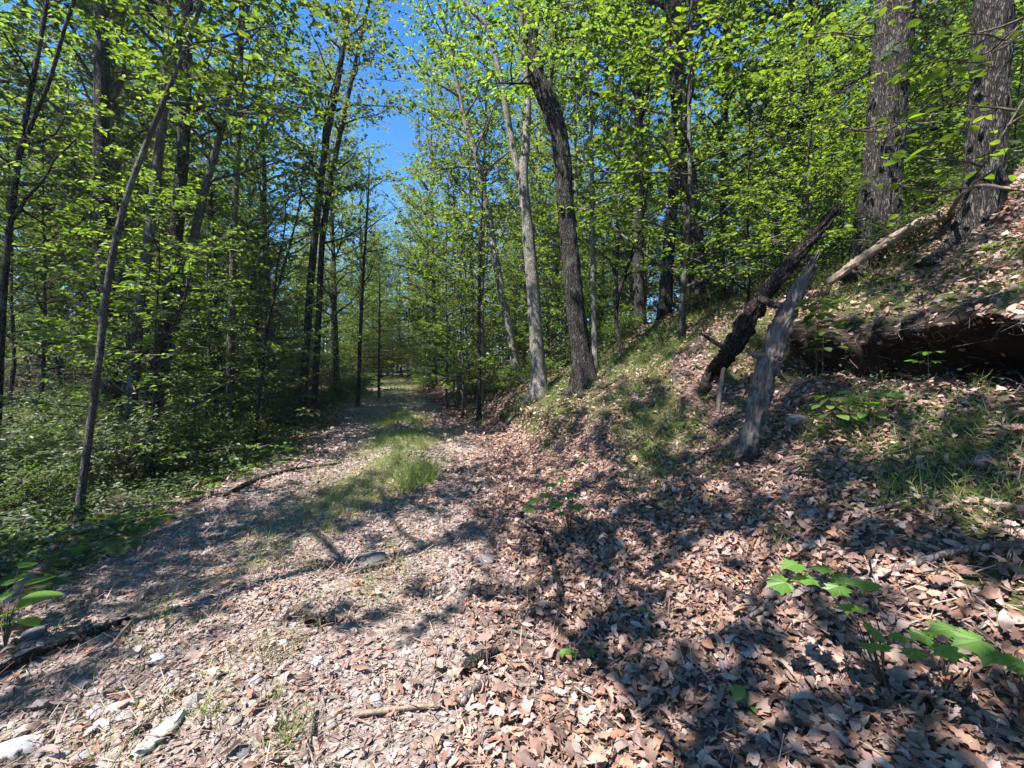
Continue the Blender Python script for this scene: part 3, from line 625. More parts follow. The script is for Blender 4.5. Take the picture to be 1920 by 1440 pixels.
for k, (src, px, d, rz, sc) in enumerate(CL): x, y = at_px(px, d); place(src, [(x, y, rz, sc)], 'x', 'distant trees beyond the path' if d > 34 else 'trees flanking the strip of sky')

# ------------------------------------------------------------------ ground litter
def dead_templates(rng, k):
    st = np.array([0, .1, .2, .32, .43, .55, .66, .78, .9, 1.0]); outp = []
    for i in range(k):
        kind = i % 3
        if kind == 0: w = np.array([.015, .1, .06, .24, .11, .34, .15, .28, .1, 0])      # oak
        elif kind == 1: w = np.array([.015, .08, .17, .23, .26, .26, .23, .17, .09, 0])    # beech
        else: w = np.array([.015, .22, .14, .42, .18, .3, .13, .2, .06, 0])               # maple-like
        w = w * rng.uniform(.6, 1.3, 10) * rng.uniform(.65, 1.1); w[1:-1] = .75 * w[1:-1] + .25 * (w[:-2] + w[2:]) / 2; V = []
        c1 = rng.uniform(-2, 4.5); c2 = rng.uniform(-1.5, 1.1); tw = rng.uniform(-.8, .8)
        for y, ww in zip(st, w):
            ww2 = ww * rng.uniform(.8, 1.2)
            for x in (-ww, 0, ww2):
                V.append((x, y, c1 * x * x + c2 * (y - .5) ** 2 + tw * x * (y - .5) + rng.normal(0, .015)))
        V = np.array(V); V[:, 2] -= V[:, 2].min() * .6; V[:, 1] -= .5
        Q = []
        for j in range(9):
            for s in (0, 1): a = j * 3 + s; Q.append((a, a + 1, a + 4, a + 3))
        outp.append((V, [np.array(Q)]))
    return outp
rng = np.random.default_rng(8)
DT = dead_templates(rng, 15)
def sample(n, box, dens, rng):
    u = rng.uniform(box[0], box[1], n); v = rng.uniform(box[2], box[3], n); k = rng.random(n) < dens(u, v)
    u, v = u[k], v[k]; p = G(u, v); m = visible(p); return u[m], v[m], p[m]
def litter_d(u, v):
    t = u - xb(v); tl = xl(v) - u
    side = ss(-1.3, .15, t + .9 * fbm(u * .8, v * .8, 41)) * (.9 + 0 * t)
    mossy = ss(.05, .35, fbm(u * 1.1, v * 1.1, 21)) * ss(.9, 1.6, t) * .75
    left = ss(-.2, .5, tl) * .25
    strip = .07 * (t < -.3) * (tl < 0)
    hole = (v < 5.4) * (t > 2.95) * (t < 3.3)
    patch = .45 + .55 * ss(-.35, .15, fbm(u * 2.2, v * 2.2, 43))
    bankveg = 1 - .55 * ss(4.2, 5, v) * ss(.8, 1.3, t) * (1 - ss(3.2, 4, t))
    return np.clip(np.maximum(np.maximum(side, left), strip) * bankveg * patch * (1 - mossy) * (1 - .85 * hole), 0, 1)
lm = MB()
def put_dead(box, n, size, rng, mb, dens=litter_d, tilt=.38, tm=DT, lift=(.0, .05)):
    u, v, p = sample(n, box, dens, rng); nr = Gn(u, v); k = len(u)
    tl_ = np.abs(rng.normal(0, tilt, k)) + .1
    Ms = rand_frames(rng, k, nr, tl_); p = p + nr * rng.uniform(lift[0], lift[1], (k, 1))
    sc = size * rng.uniform(.5, 1.25, k); sc3 = np.stack([sc * rng.uniform(.7, 1.15, k), sc, sc], 1); w = rng.integers(0, len(tm), k)
    for i in range(len(tm)): s = w == i; scatter(mb, *tm[i], p[s], Ms[s], sc3[s])
    return k
n1 = put_dead((-3.5, 5.5, .8, 3.4), 26000, .078, rng, lm); n1 += put_dead((-3.5, 5.5, .8, 3.4), 22000, .045, rng, lm)
n2 = put_dead((-4.5, 6.5, 3.4, 8), 52000, .07, rng, lm)
SL = [LEAF]
n3 = put_dead((-10, 9, 8, 16), 40000, .09, rng, lm, tm=SL)
n4 = put_dead((-16, 9, 16, 30), 10000, .2, rng, lm, tm=SL)
print('dead leaves', n1, n2, n3, n4)
tag(lm.build('leaf_litter', M_dead, smooth=True), 'dry brown fallen leaves covering the ground and bank', 'leaf litter', kind='stuff')

fm = MB()
def frag_d(u, v):
    t = u - xb(v); tl = xl(v) - u; return np.clip((t < .6) * (tl < .6) * (.55 + .6 * fbm(u, v, 51)), 0, 1)
u, v, p = sample(70000, (-2, 6, .8, 7), lambda u, v: litter_d(u, v) * .8 + .1, rng); nr = Gn(u, v)
scatter(fm, *LEAF, p + nr * rng.uniform(.004, .03, (len(u), 1)), rand_frames(rng, len(u), nr, .6), .035 * rng.uniform(.4, 1.6, len(u)))
u, v, p = sample(45000, (-4.2, 1.2, .8, 5), frag_d, rng); nr = Gn(u, v)
scatter(fm, *LEAF, p + nr * .006, rand_frames(rng, len(u), nr, .45), .024 * rng.uniform(.4, 1.6, len(u)))
u, v, p = sample(40000, (-6, 1.2, 5, 15), frag_d, rng); nr = Gn(u, v)
scatter(fm, *LEAF, p + nr * .008, rand_frames(rng, len(u), nr, .45), .06 * rng.uniform(.4, 1.5, len(u)))
# needles and bits of twig
A = np.array([[-.02, 0, 0], [.02, 0, 0], [.02, 1, .03], [-.02, 1, .03]])
u, v, p = sample(36000, (-4, 6, .8, 7), lambda u, v: .9 + 0 * u, rng); nr = Gn(u, v)
scatter(fm, A, [np.array([[0, 1, 2, 3]])], p + nr * rng.uniform(.005, .04, (len(u), 1)), rand_frames(rng, len(u), nr, .3), .07 * rng.uniform(.4, 1.8, len(u)))
tag(fm.build('leaf_fragments', M_frag, smooth=False), 'crumbled leaf bits and needles strewn over the gravel path', 'leaf debris', kind='stuff')

# gravel
def ico():
    t = (1 + 5 ** .5) / 2; v = np.array([[-1, t, 0], [1, t, 0], [-1, -t, 0], [1, -t, 0], [0, -1, t], [0, 1, t], [0, -1, -t], [0, 1, -t], [t, 0, -1], [t, 0, 1], [-t, 0, -1], [-t, 0, 1]]) / math.hypot(1, t)
    f = np.array([[0, 11, 5], [0, 5, 1], [0, 1, 7], [0, 7, 10], [0, 10, 11], [1, 5, 9], [5, 11, 4], [11, 10, 2], [10, 7, 6], [7, 1, 8], [3, 9, 4], [3, 4, 2], [3, 2, 6], [3, 6, 8], [3, 8, 9], [4, 9, 5], [2, 4, 11], [6, 2, 10], [8, 6, 7], [9, 8, 1]]); return v, f
IV, IF = ico()
GT = [(IV * rng.uniform(.7, 1.2, (12, 1)) * np.array([1, .8, .5]), [IF]) for _ in range(8)]
gm = MB()
def grav_d(u, v):
    t = u - xb(v); tl = xl(v) - u
    return np.clip((1 - ss(-1.4, -.4, t + .6 * fbm(u, v, 61))) * (1 - ss(-.4, .2, tl)) * (.5 + 1.2 * fbm(u * 1.5, v * 1.5, 62)) + .03, 0, 1)
def put_gravel(box, n, size, pw, lift=.2):
    u, v, p = sample(n, box, grav_d, rng); k = len(u); nr = Gn(u, v); Ms = rand_frames(rng, k, nr, .25)
    sc = size * (.5 + rng.random(k) ** pw * 2.2); w = rng.integers(0, 8, k); p = p + nr * (sc * lift)[:, None]
    for i in range(8): s = w == i; scatter(gm, *GT[i], p[s], Ms[s], sc[s])
put_gravel((-4, 1, .8, 4), 42000, .0075, 4, .5)
put_gravel((-4.2, .6, 4, 8), 26000, .011, 4, .5)
put_gravel((-4, 0, .8, 5), 900, .019, 3)
put_gravel((-8, -.5, 8, 20), 7000, .03, 4)
tag(gm.build('gravel', M_gravel, smooth=False), 'small grey and pinkish stones of the path surface', 'gravel', kind='stuff')

# ------------------------------------------------------------------ grass
def blade_tmpl(w=.03, bend=.3, n=4):
    V = []; 
    for i in range(n):
        t = i / (n - 1); ww = w * (1 - t) ** .7 + .001
        V += [(-ww, bend * t * t, t * (1 - .25 * bend * t)), (ww, bend * t * t, t * (1 - .25 * bend * t))]
    return np.array(V), [np.array([[2 * i, 2 * i + 1, 2 * i + 3, 2 * i + 2] for i in range(n - 1)])]
BL = [blade_tmpl(.013, b) for b in (.1, .35, .6, .9)]
def blades(mb, p, h, rng, tmpls=BL, lean=.25):
    k = len(p); w = rng.integers(0, len(tmpls), k); a = rng.uniform(0, 6.28, k)
    z = np.stack([rng.normal(0, lean, k), rng.normal(0, lean, k), np.ones(k)], 1); z /= np.linalg.norm(z, axis=1)[:, None]
    y = np.stack([np.cos(a), np.sin(a), 0 * a], 1); x = np.cross(y, z); x /= np.linalg.norm(x, axis=1)[:, None]; y = np.cross(z, x)
    Ms = np.stack([x, y, z], 2)
    for i in range(len(tmpls)): s = w == i; scatter(mb, *tmpls[i], p[s], Ms[s], h[s])
gr = MB()
def grass_d(u, v):
    c = np.abs(u - xc(v)); w = .62 + .5 * ss(14, 24, v)
    m = np.exp(-(c / w) ** 2) * ss(-.4, .15, fbm(u * 1.3, v * .9, 71) + .15 * ss(3, 6, v) - .1)
    far = ss(12, 18, v) * ss(-.35, .15, fbm(u * .5, v * .5, 73)) * (np.abs(u - xc(v)) < 2.4) * .9
    return np.clip(np.maximum(m * ss(1.1, 3.0, v) * 1.0 + m * .2, far), 0, 1)
for box, n, h in (((-3.0, -.4, .9, 6), 75000, .07), ((-4.0, -1, 6, 14), 75000, .10), ((-14, -1, 12, 40), 60000, .2)):
    u, v, p = sample(n, box, grass_d, rng); blades(gr, p, h * rng.uniform(.4, 1.6, len(u)), rng, lean=.35)
# grassy bank
def bank_d(u, v):
    t = u - xb(v); return np.clip(np.maximum(ss(.05, .35, fbm(u * 1.1, v * 1.1, 21)), .75 * ss(4.4, 5.2, v) * ss(-.3, .15, fbm(u * 1.5, v * 1.5, 23))) * ss(.7, 1.3, t) * (t < 7), 0, 1) * (1 - .9 * ((v < 5.4) & (t > 2.9) & (t < 3.3)))
u, v, p = sample(70000, (.5, 7, 2, 9.5), bank_d, rng); blades(gr, p, .12 * rng.uniform(.3, 1.8, len(u)), rng, lean=.5)
u, v, p = sample(60000, (3, 5.5, 2, 5.6), lambda u, v: np.clip(ss(3.3, 3.4, u - xb(v)) * (1 - ss(3.8, 4.4, u - xb(v))), 0, 1), rng); blades(gr, p, .05 * rng.uniform(.3, 1.8, len(u)), rng, lean=.7)
tag(gr.build('grass', M_grass, smooth=False), 'thin green grass on the middle of the path and on the bank', 'grass', kind='stuff')

def clump(name, label, px, py, n, rad, h, seed):
    q, _ = hit(px, py); r = np.random.default_rng(seed); a = r.uniform(0, 6.28, n); s = rad[0] * np.sqrt(r.random(n)); s2 = rad[1] * np.sqrt(r.random(n))
    pp = np.stack([q.x + s * np.cos(a), q.y + s2 * np.sin(a), np.full(n, q.z - .02)], 1)
    m = MB(); blades(m, pp, h * r.uniform(.3, 1.3, n), r, lean=.42); o = m.build(name, M_grass, origin=tuple(q), smooth=False); o.location = q
    return tag(o, label, 'grass clump')
clump('grass_clump', 'tallest bright tuft of grass in the middle of the path', 782, 900, 800, (.24, .8), .30, 1)
clump('grass_clump', 'second grass tuft behind the tallest one on the path', 770, 850, 600, (.3, 1.1), .19, 2)
clump('grass_clump', 'low spreading grass patch left of the tallest tuft', 690, 890, 900, (.35, 1.1), .13, 3)
clump('grass_clump', 'small grass tuft beside the pale slab at the bottom left', 395, 1335, 60, (.05, .05), .14, 4)
clump('grass_clump', 'dark wiry grass tuft at the bottom edge left of centre', 540, 1385, 80, (.05, .05), .15, 5)
clump('grass_clump', 'small wispy grass tuft on the gravel right of the pale slab', 510, 1305, 50, (.05, .05), .12, 6)
clump('grass_clump', 'little grass tuft where the gravel meets the shade', 575, 1065, 70, (.08, .08), .12, 7)
clump('grass_clump', 'short grass tuft on the sunlit gravel below the dark shadow', 590, 1130, 60, (.07, .07), .1, 8)

# ------------------------------------------------------------------ ferns
def fern(seed, n=7, L=.5):
    r = np.random.default_rng(seed); e = empty('fern', (0, 0, 0)); e['category'] = 'fern'
    for i in range(n):
        m = MB(); a = i * 6.283 / n + r.uniform(-.3, .3); el = R(r.uniform(35, 65)); l = L * r.uniform(.7, 1.15); pts = []; p = np.zeros(3)
        for j in range(12):
            pts.append(p.copy()); e2 = el - j * R(8); p = p + l / 12 * np.array([math.cos(a) * math.cos(e2), math.sin(a) * math.cos(e2), math.sin(e2)])
        pts = np.array(pts); v, f = tube(pts, np.linspace(.004, .001, 12), 3); m.add(v, f)
        t = np.linspace(.12, .98, 24); pp = np.stack([np.interp(t * 11, np.arange(12), pts[:, k]) for k in range(3)], 1)
        ll = l * .3 * np.sin(np.pi * (.12 + .88 * (1 - t)) ** .8) ** .8; d = np.gradient(pp, axis=0); d /= np.linalg.norm(d, axis=1)[:, None]
        for sg in (-1, 1):
            lat = np.cross(d, [0, 0, 1.0]) * sg; lat /= np.linalg.norm(lat, axis=1)[:, None]
            nr = np.cross(lat, d) * sg
            scatter(m, LEAF[0] * np.array([.24, 1, .4]), LEAF[1], pp, frames(lat + d * .35 + [0, 0, -.12], np.tile([0, 0, 1.0], (24, 1)) + d * .1), ll + .005)
        m.build('frond', M_fern, e, smooth=False)
    return e
fsrc = [SRC(fern(1), 'fern'), SRC(fern(2, 6, .42), 'fern'), SRC(fern(3, 8, .6), 'fern')]
FP = [(560, 850, 'bright fern arching over the left path edge, nearest the middle of the path'), (520, 868, 'sunlit fern just left of the fern nearest the middle of the path'),
      (470, 875, 'large feathery fern in the sunny patch left of the path'), (430, 900, 'fern at the edge of the sunny patch, beside fallen twigs'),
      (395, 885, 'fern at the back of the sunny patch'), (350, 905, 'fern with drooping fronds left of the fallen twigs')]
for i, (x, y, lab) in enumerate(FP):
    q, _ = hit(x, y); place(fsrc[i % 3], [(q.x, q.y, i * 1.3, .95)], lab, 'ferns along the left path edge')
FS = []
for i, s in enumerate(spots(80, (-8, -3.2, 3.2, 13), .3, lambda x, y: xl(y) - 1.9 < x < xl(y) - .05 and inview(x, y, 1.22), (.5, .95), FS)):
    place(fsrc[i % 3], [s], 'small fern among the low green plants left of the path', 'ferns left of the path')
for i, s in enumerate(spots(14, (-4, 2, 10, 18), .5, lambda x, y: xb(y) + .1 < x < xb(y) + 2, (.6, 1.0), FS)):
    place(fsrc[i % 3], [s], 'fern on the right side of the far path', 'ferns right of the far path')
BK = [(1180, 760), (1240, 700), (1290, 790), (1225, 830), (1330, 740), (1150, 800), (1270, 860), (1340, 820), (1590, 560), (1660, 520), (1600, 600), (1700, 560), (1550, 790)]
for i, (x, y) in enumerate(BK):
    q, _ = hit(x, y); place(fsrc[i % 3], [(q.x, q.y, i, .42)], 'tiny dark fern rooted in the bank on the right', 'ferns on the bank')

BP = spots(135, (.8, 7.5, 3.0, 10), .2, lambda x, y: (x - xb(y) > .8) and (vn(x * .9, y * .9, 88) > -.22) and ((y > 4.2 and x - xb(y) < 3.4) or x - xb(y) > 3.6) and not (y < 5.4 and 2.6 < x - xb(y) < 3.6), (.16, .42))
for i, s_ in enumerate(BP):
    if i % 3 < 2 or s_[0] - xb(s_[1]) < 3: place(fsrc[i % 2], [s_], 'x', 'ferns growing on the bank')
    else: place(shrubs[i % 2], [s_], 'x', 'low plants growing on the bank')
# low ground cover left
gc = MB()
def gc_d(u, v):
    tl = xl(v) - u; return np.clip(ss(.05, .9, tl + .5 * fbm(u * 1.5, v * 1.5, 81)) * (.7 + .6 * fbm(u, v, 82)), 0, 1)
u, v, p = sample(42000, (-16, -2.5, 1.5, 16), gc_d, rng); k = len(u)
p = p + np.stack([0 * u, 0 * u, rng.uniform(.01, .28, k) ** 1.2], 1)
scatter(gc, *LEAF, p, rand_frames(rng, k, np.tile([0, 0, 1.0], (k, 1)), .35), rng.uniform(.03, .085, k))
u, v, p = sample(9000, (-3, 3, 9, 24), lambda u, v: np.clip(ss(.0, .8, u - xb(v)) * (u - xb(v) < 3.5), 0, 1), rng); k = len(u)
p = p + np.stack([0 * u, 0 * u, rng.uniform(.01, .3, k)], 1)
scatter(gc, *LEAF, p, rand_frames(rng, k, np.tile([0, 0, 1.0], (k, 1)), .35), rng.uniform(.04, .1, k))
u, v, p = sample(42000, (.8, 7, 2, 10), lambda u, v: np.clip(bank_d(u, v) * .8 + .03, 0, 1), rng); k = len(u)
p = p + np.stack([0 * u, 0 * u, rng.uniform(.01, .16, k)], 1)
scatter(gc, *LEAF, p, rand_frames(rng, k, np.tile([0, 0, 1.0], (k, 1)), .4), rng.uniform(.02, .05, k))
u, v, p = sample(26000, (-7, -2.2, 1.3, 7.5), lambda u, v: np.clip(ss(.1, .6, xl(v) - u + .5 * fbm(u * 1.5, v * 1.5, 81)) * ss(-.35, .2, fbm(u * 2, v * 2, 83)), 0, 1), rng); k = len(u)
p = p + np.stack([0 * u, 0 * u, rng.uniform(.02, .38, k) ** 1.2], 1)
scatter(gc, *LEAF, p, rand_frames(rng, k, np.tile([0, 0, 1.0], (k, 1)), .3), rng.uniform(.03, .075, k))
tag(gc.build('ground_cover', M_leaf_dark, smooth=False), 'low leafy plants carpeting the shady forest floor', 'ground cover', kind='stuff')

# ------------------------------------------------------------------ dead wood, stones, seedlings
def stick(name, label, cat, pts, m, seed, on_ground=True, d=None, rough=.18, stubs=0, sides=8, lift=.3, group=None, tip=None, ridge=0.0):
    """pts = (px, py, width[, distance]); laid on the ground where no distance is given"""
    r = np.random.default_rng(seed); W_ = []; rd = []
    for q in pts:
        if len(q) > 3 or d: dd = q[3] if len(q) > 3 else d; p = P(q[0], q[1], dd); w = q[2] / 2 * dd / F
        else:
            p, nn = hit(q[0], q[1]); dd = (p - Vector((0, 0, CAMZ))).dot(ray(960, 720).normalized()); w = q[2] / 2 * dd / F; p = p + Vector((0, 0, w * lift + .022))
        W_.append(p); rd.append(w)
    L = sum((W_[i + 1] - W_[i]).length for i in range(len(W_) - 1))
    st, rr = resample(W_, rd, max(.02, L / (70 if ridge else 26))); mid = tuple(st[0])
    rr = rr * (1 + r.normal(0, .06, len(rr)))
    m_ = MB(); v, f = tube(st, rr, sides, rough, seed, 0, ridge); m_.add(v, f)
    for i in range(stubs):
        k = r.integers(2, len(st) - 2); dv = unit(r.normal(0, 1, 3) + [0, 0, .5]); q = limb_path(st[k], dv, L * r.uniform(.06, .16), 3, r, .2); v, f = tube(q, rr[k] * np.array([.5, .4, .3, .15]), 5); m_.add(v, f)
    if tip:      # splintered end
        for i in range(16):
            dv = unit(st[-1] - st[-3]); o = r.normal(0, rr[-1] * .7, 3); v, f = tube([st[-1] + o - dv * .06, st[-1] + o + dv * r.uniform(.05, tip) + r.normal(0, .01, 3)], [rr[-1] * .35, .002], 5); m_.add(v, f)
    o = m_.build(name, m, origin=mid); o.location = mid; return tag(o, label, cat, group)
stick('broken_log', 'black charred broken log leaning up the bank behind the paler snag', 'dead log', [(1316, 745, 16), (1335, 705, 23), (1372, 655, 28, 5.2), (1402, 600, 31, 5.2), (1436, 548, 25, 5.15), (1482, 493, 23, 5.1), (1530, 438, 19, 5.05), (1568, 392, 9, 5.0)], M_black, 1, rough=.4, stubs=3, sides=40, ridge=.01, tip=.12)
stick('charred_branch', 'short forked charred stub bridging the two leaning dead logs', 'dead branch', [(1425, 560, 14, 5.05), (1450, 572, 12, 4.8), (1472, 575, 11, 4.6)], M_black, 2, stubs=2)
stick('dead_snag', 'upright weathered snag with pale bare wood and blackened foot, leaning right', 'dead log', [(1394, 876, 33), (1410, 810, 32, 4.04), (1425, 740, 32, 4.1), (1442, 680, 33, 4.13), (1462, 620, 32, 4.17), (1485, 570, 27, 4.2), (1503, 530, 19, 4.23), (1513, 508, 9, 4.25)], M_char, 3, rough=.34, stubs=4, sides=40, ridge=.007, tip=.28)
stick('fallen_log', 'pale barkless log lying up the slope between the two broad right trunks', 'dead log', [(1552, 532, 14, 4.9), (1600, 495, 15, 4.75), (1660, 455, 15, 4.68), (1720, 420, 17, 4.58), (1785, 398, 18, 4.5)], M_bare, 4, rough=.3, stubs=4, sides=24, ridge=.003)
stick('dead_branch', 'thin pale bent branch sticking up from the pale log before the rightmost trunk', 'dead branch', [(1780, 402, 9, 4.5), (1797, 370, 9, 4.1), (1830, 345, 7, 3.9), (1880, 352, 6, 3.7), (1930, 358, 5, 3.5)], M_bare, 5, stubs=3, sides=6)
stick('wooden_stub', 'small pale broken stem upright on the bank left of the snag foot', 'dead branch', [(1346, 775, 9, 4.6), (1350, 730, 9, 4.6), (1357, 690, 8, 4.6)], M_bare, 6, sides=8)
stick('stick', 'charred stick with a mossy end lying on leaves at the centre right', 'stick', [(1052, 1162, 16), (1050, 1110, 15), (1040, 1070, 12), (1020, 1020, 11), (1003, 990, 9)], M_dark, 7, stubs=2)
stick('fallen_branch', 'long curved dark branch reaching in from the right edge across the leaves', 'branch', [(1935, 1045, 16), (1880, 1042, 15), (1820, 1046, 14), (1750, 1062, 13), (1700, 1080, 12), (1650, 1096, 10), (1540, 1115, 10), (1500, 1128, 9), (1440, 1148, 8), (1390, 1178, 7), (1335, 1208, 6)], M_twig, 8, stubs=4, lift=1.6)
stick('fallen_log', 'dark straight rotting limb on the gravel at the left edge', 'log', [(-15, 1275, 18), (60, 1240, 17), (130, 1212, 15), (190, 1190, 12), (243, 1168, 8)], M_dark, 9, lift=.6, stubs=1, sides=10)
stick('fallen_log', 'rotten mossy log half hidden under plants at the left path edge', 'log', [(35, 1120, 26), (90, 1078, 28), (140, 1050, 24), (175, 1035, 14)], M_bare, 10, lift=.6, sides=10)
SK = [([(665, 1350, 9), (720, 1345, 11), (770, 1336, 10), (828, 1333, 7)], 'smooth pale curved stick at the bottom centre', M_bare),
      ([(571, 1176, 9), (605, 1173, 9), (632, 1172, 7)], 'short dark stick on the gravel near the photo centre left', M_dark),
      ([(870, 1268, 20), (900, 1248, 24), (932, 1232, 14)], 'thick crumbling piece of bark with a dark mossy side', M_dark),
      ([(862, 1330, 18), (885, 1308, 20), (912, 1284, 14)], 'second piece of bark just below the thick crumbling one', M_twig),
      ([(648, 1080, 7), (690, 1071, 9), (735, 1060, 6)], 'reddish stick beside the flat dark stone on the path', M_twig),
      ([(572, 1440, 8), (583, 1390, 8), (588, 1335, 6)], 'thin stick pointing away at the bottom edge beside the wiry grass tuft', M_twig),
      ([(208, 1222, 5), (228, 1195, 6), (250, 1168, 4)], 'thin bare twig crossing the tip of the dark limb at the left', M_bare),
      ([(298, 1212, 5), (312, 1190, 6), (340, 1165, 4)], 'short brown twig right of the dark limb', M_twig),
      ([(370, 1178, 3), (430, 1185, 3), (500, 1140, 3), (535, 1118, 2)], 'very thin long twig across the sunlit gravel', M_twig),
      ([(780, 1095, 5), (800, 1112, 6), (815, 1125, 5)], 'short twig at the edge of the purple shadow patch', M_twig),
      ([(960, 1190, 5), (985, 1200, 6), (1012, 1208, 5)], 'thin grey twig on sunny leaves in the centre', M_grey),
      ([(1835, 1190, 5), (1870, 1170, 5), (1925, 1185, 5)], 'thin twig at the right edge among green seedling leaves', M_twig),
      ([(1500, 1190, 4), (1515, 1140, 5), (1508, 1085, 4)], 'slim bare upright twig in front of the curved branch', M_bare),
      ([(325, 905, 5), (350, 890, 5), (368, 875, 3)], 'bare thin twig rising from the ferns', M_bare),
      ([(365, 918, 5), (385, 903, 5)], 'stub of bare wood beside the ferns', M_bare),
      ([(420, 935, 9), (480, 905, 8), (545, 885, 6), (640, 872, 4)], 'long dark stick lying along the left path edge', M_dark),
      ([(1700, 880, 6), (1705, 840, 8), (1708, 825, 6)], 'small grey stub of wood standing on the right slope', M_grey),
      ([(1640, 800, 4), (1690, 812, 5), (1740, 838, 4)], 'pale twig on the slope below the hollow', M_bare),
      ([(1560, 980, 7), (1660, 960, 9), (1760, 935, 7)], 'grey stick lying across the right slope', M_twig),
      ([(1780, 950, 14), (1850, 955, 18), (1925, 975, 18)], 'weathered split root at the right edge', M_bare),
      ([(1690, 1320, 5), (1760, 1300, 5), (1800, 1270, 4)], 'thin twig in the shaded leaves at the lower right', M_twig),
      ([(30, 1345, 6), (80, 1338, 7), (115, 1332, 5)], 'dark twig on the gravel at the lower left', M_dark)]
for i, (pts, lab, m) in enumerate(SK):
    stick('bark_piece' if 'bark' in lab and 'barkless' not in lab else 'stick', lab, 'bark piece' if 'piece of bark' in lab else 'stick', pts, m, 40 + i, stubs=int(i % 3 == 0), sides=7, lift=.7)
tw = np.random.default_rng(77)
tm_ = MB()
u, v, p = sample(2200, (-4, 6.5, .9, 9), lambda u, v: .8 + 0 * u, tw)
for q, nr in zip(p, Gn(u, v)):
    a = tw.uniform(0, 6.28); dv = np.array([math.cos(a), math.sin(a), 0]); dv = unit(dv - nr * dv.dot(nr)); L = tw.uniform(.06, .38); r_ = tw.uniform(.0015, .005)
    vv, f = tube(limb_path(q + nr * tw.uniform(.015, .045), dv, L, 4, tw, .12), np.linspace(r_, r_ * .4, 5), 4); tm_.add(vv, f)
tag(tm_.build('twig_litter', M_twig), 'thin fallen twigs scattered among the dead leaves', 'twig litter', kind='stuff')

rtg = np.random.default_rng(91)
for i in range(34):
    vv_ = rtg.uniform(2.6, 5.0); uu_ = xb(vv_) + 3.36; a = G(uu_, vv_).reshape(3) + [0, 0, -.02]; L = rtg.uniform(.15, .4)
    pts = limb_path(a, np.array([-.35, rtg.normal(0, .5), -1]), L, 8, rtg, .28); m_ = MB(); r0 = rtg.uniform(.003, .009)
    v, f = tube(pts, np.linspace(r0, .001, 9), 6); m_.add(v, f)
    for j in range(4):
        q = limb_path(pts[2 + j], rtg.normal(0, .6, 3) + [0, 0, -.6], L * .35, 4, rtg, .3); v, f = tube(q, np.linspace(r0 * .5, .0008, 5), 4); m_.add(v, f)
    o = m_.build('hanging_root', M_twig, origin=tuple(a)); o.location = a; o['rx'] = 0; ROOTS.append(o)
import bmesh
def rock(name, label, px, py, w, seed, m, flat=.5, asp=.75, sink=.42, cat='stone', group=None):
    q, nn = hit(px, py); dd = (q - Vector((0, 0, CAMZ))).dot(ray(960, 720).normalized()); r_ = w / 2 * dd / F
    bm = bmesh.new(); bmesh.ops.create_icosphere(bm, subdivisions=3, radius=1)
    V = np.array([v.co[:] for v in bm.verts]); rg = np.random.default_rng(seed)
    for _ in range(9):       # cut flat facets
        d = unit(rg.normal(0, 1, 3)); h = rg.uniform(.55, .85); k = V @ d; V = V - np.outer(np.maximum(0, k - h), d) * .9
    V = V * (1 + .05 * (vn(V[:, 0] * 4 + 5, V[:, 1] * 4 + V[:, 2] * 3, seed))[:, None] * 2)
    V = V * np.array([1, asp, flat]) * r_
    for v, c in zip(bm.verts, V): v.co = c
    me = bpy.data.meshes.new(name); bm.to_mesh(me); bm.free(); me.materials.append(m)
    for p_ in me.polygons: p_.use_smooth = True
    o = bpy.data.objects.new(name, me); C.objects.link(o); o.location = q + Vector((0, 0, r_ * flat * (1 - 2 * sink))); o.rotation_euler = (rg.uniform(-.15, .15), rg.uniform(-.15, .15), rg.uniform(0, 6.28) if asp > .6 else rg.uniform(.2, .7))
    return tag(o, label, cat, group)
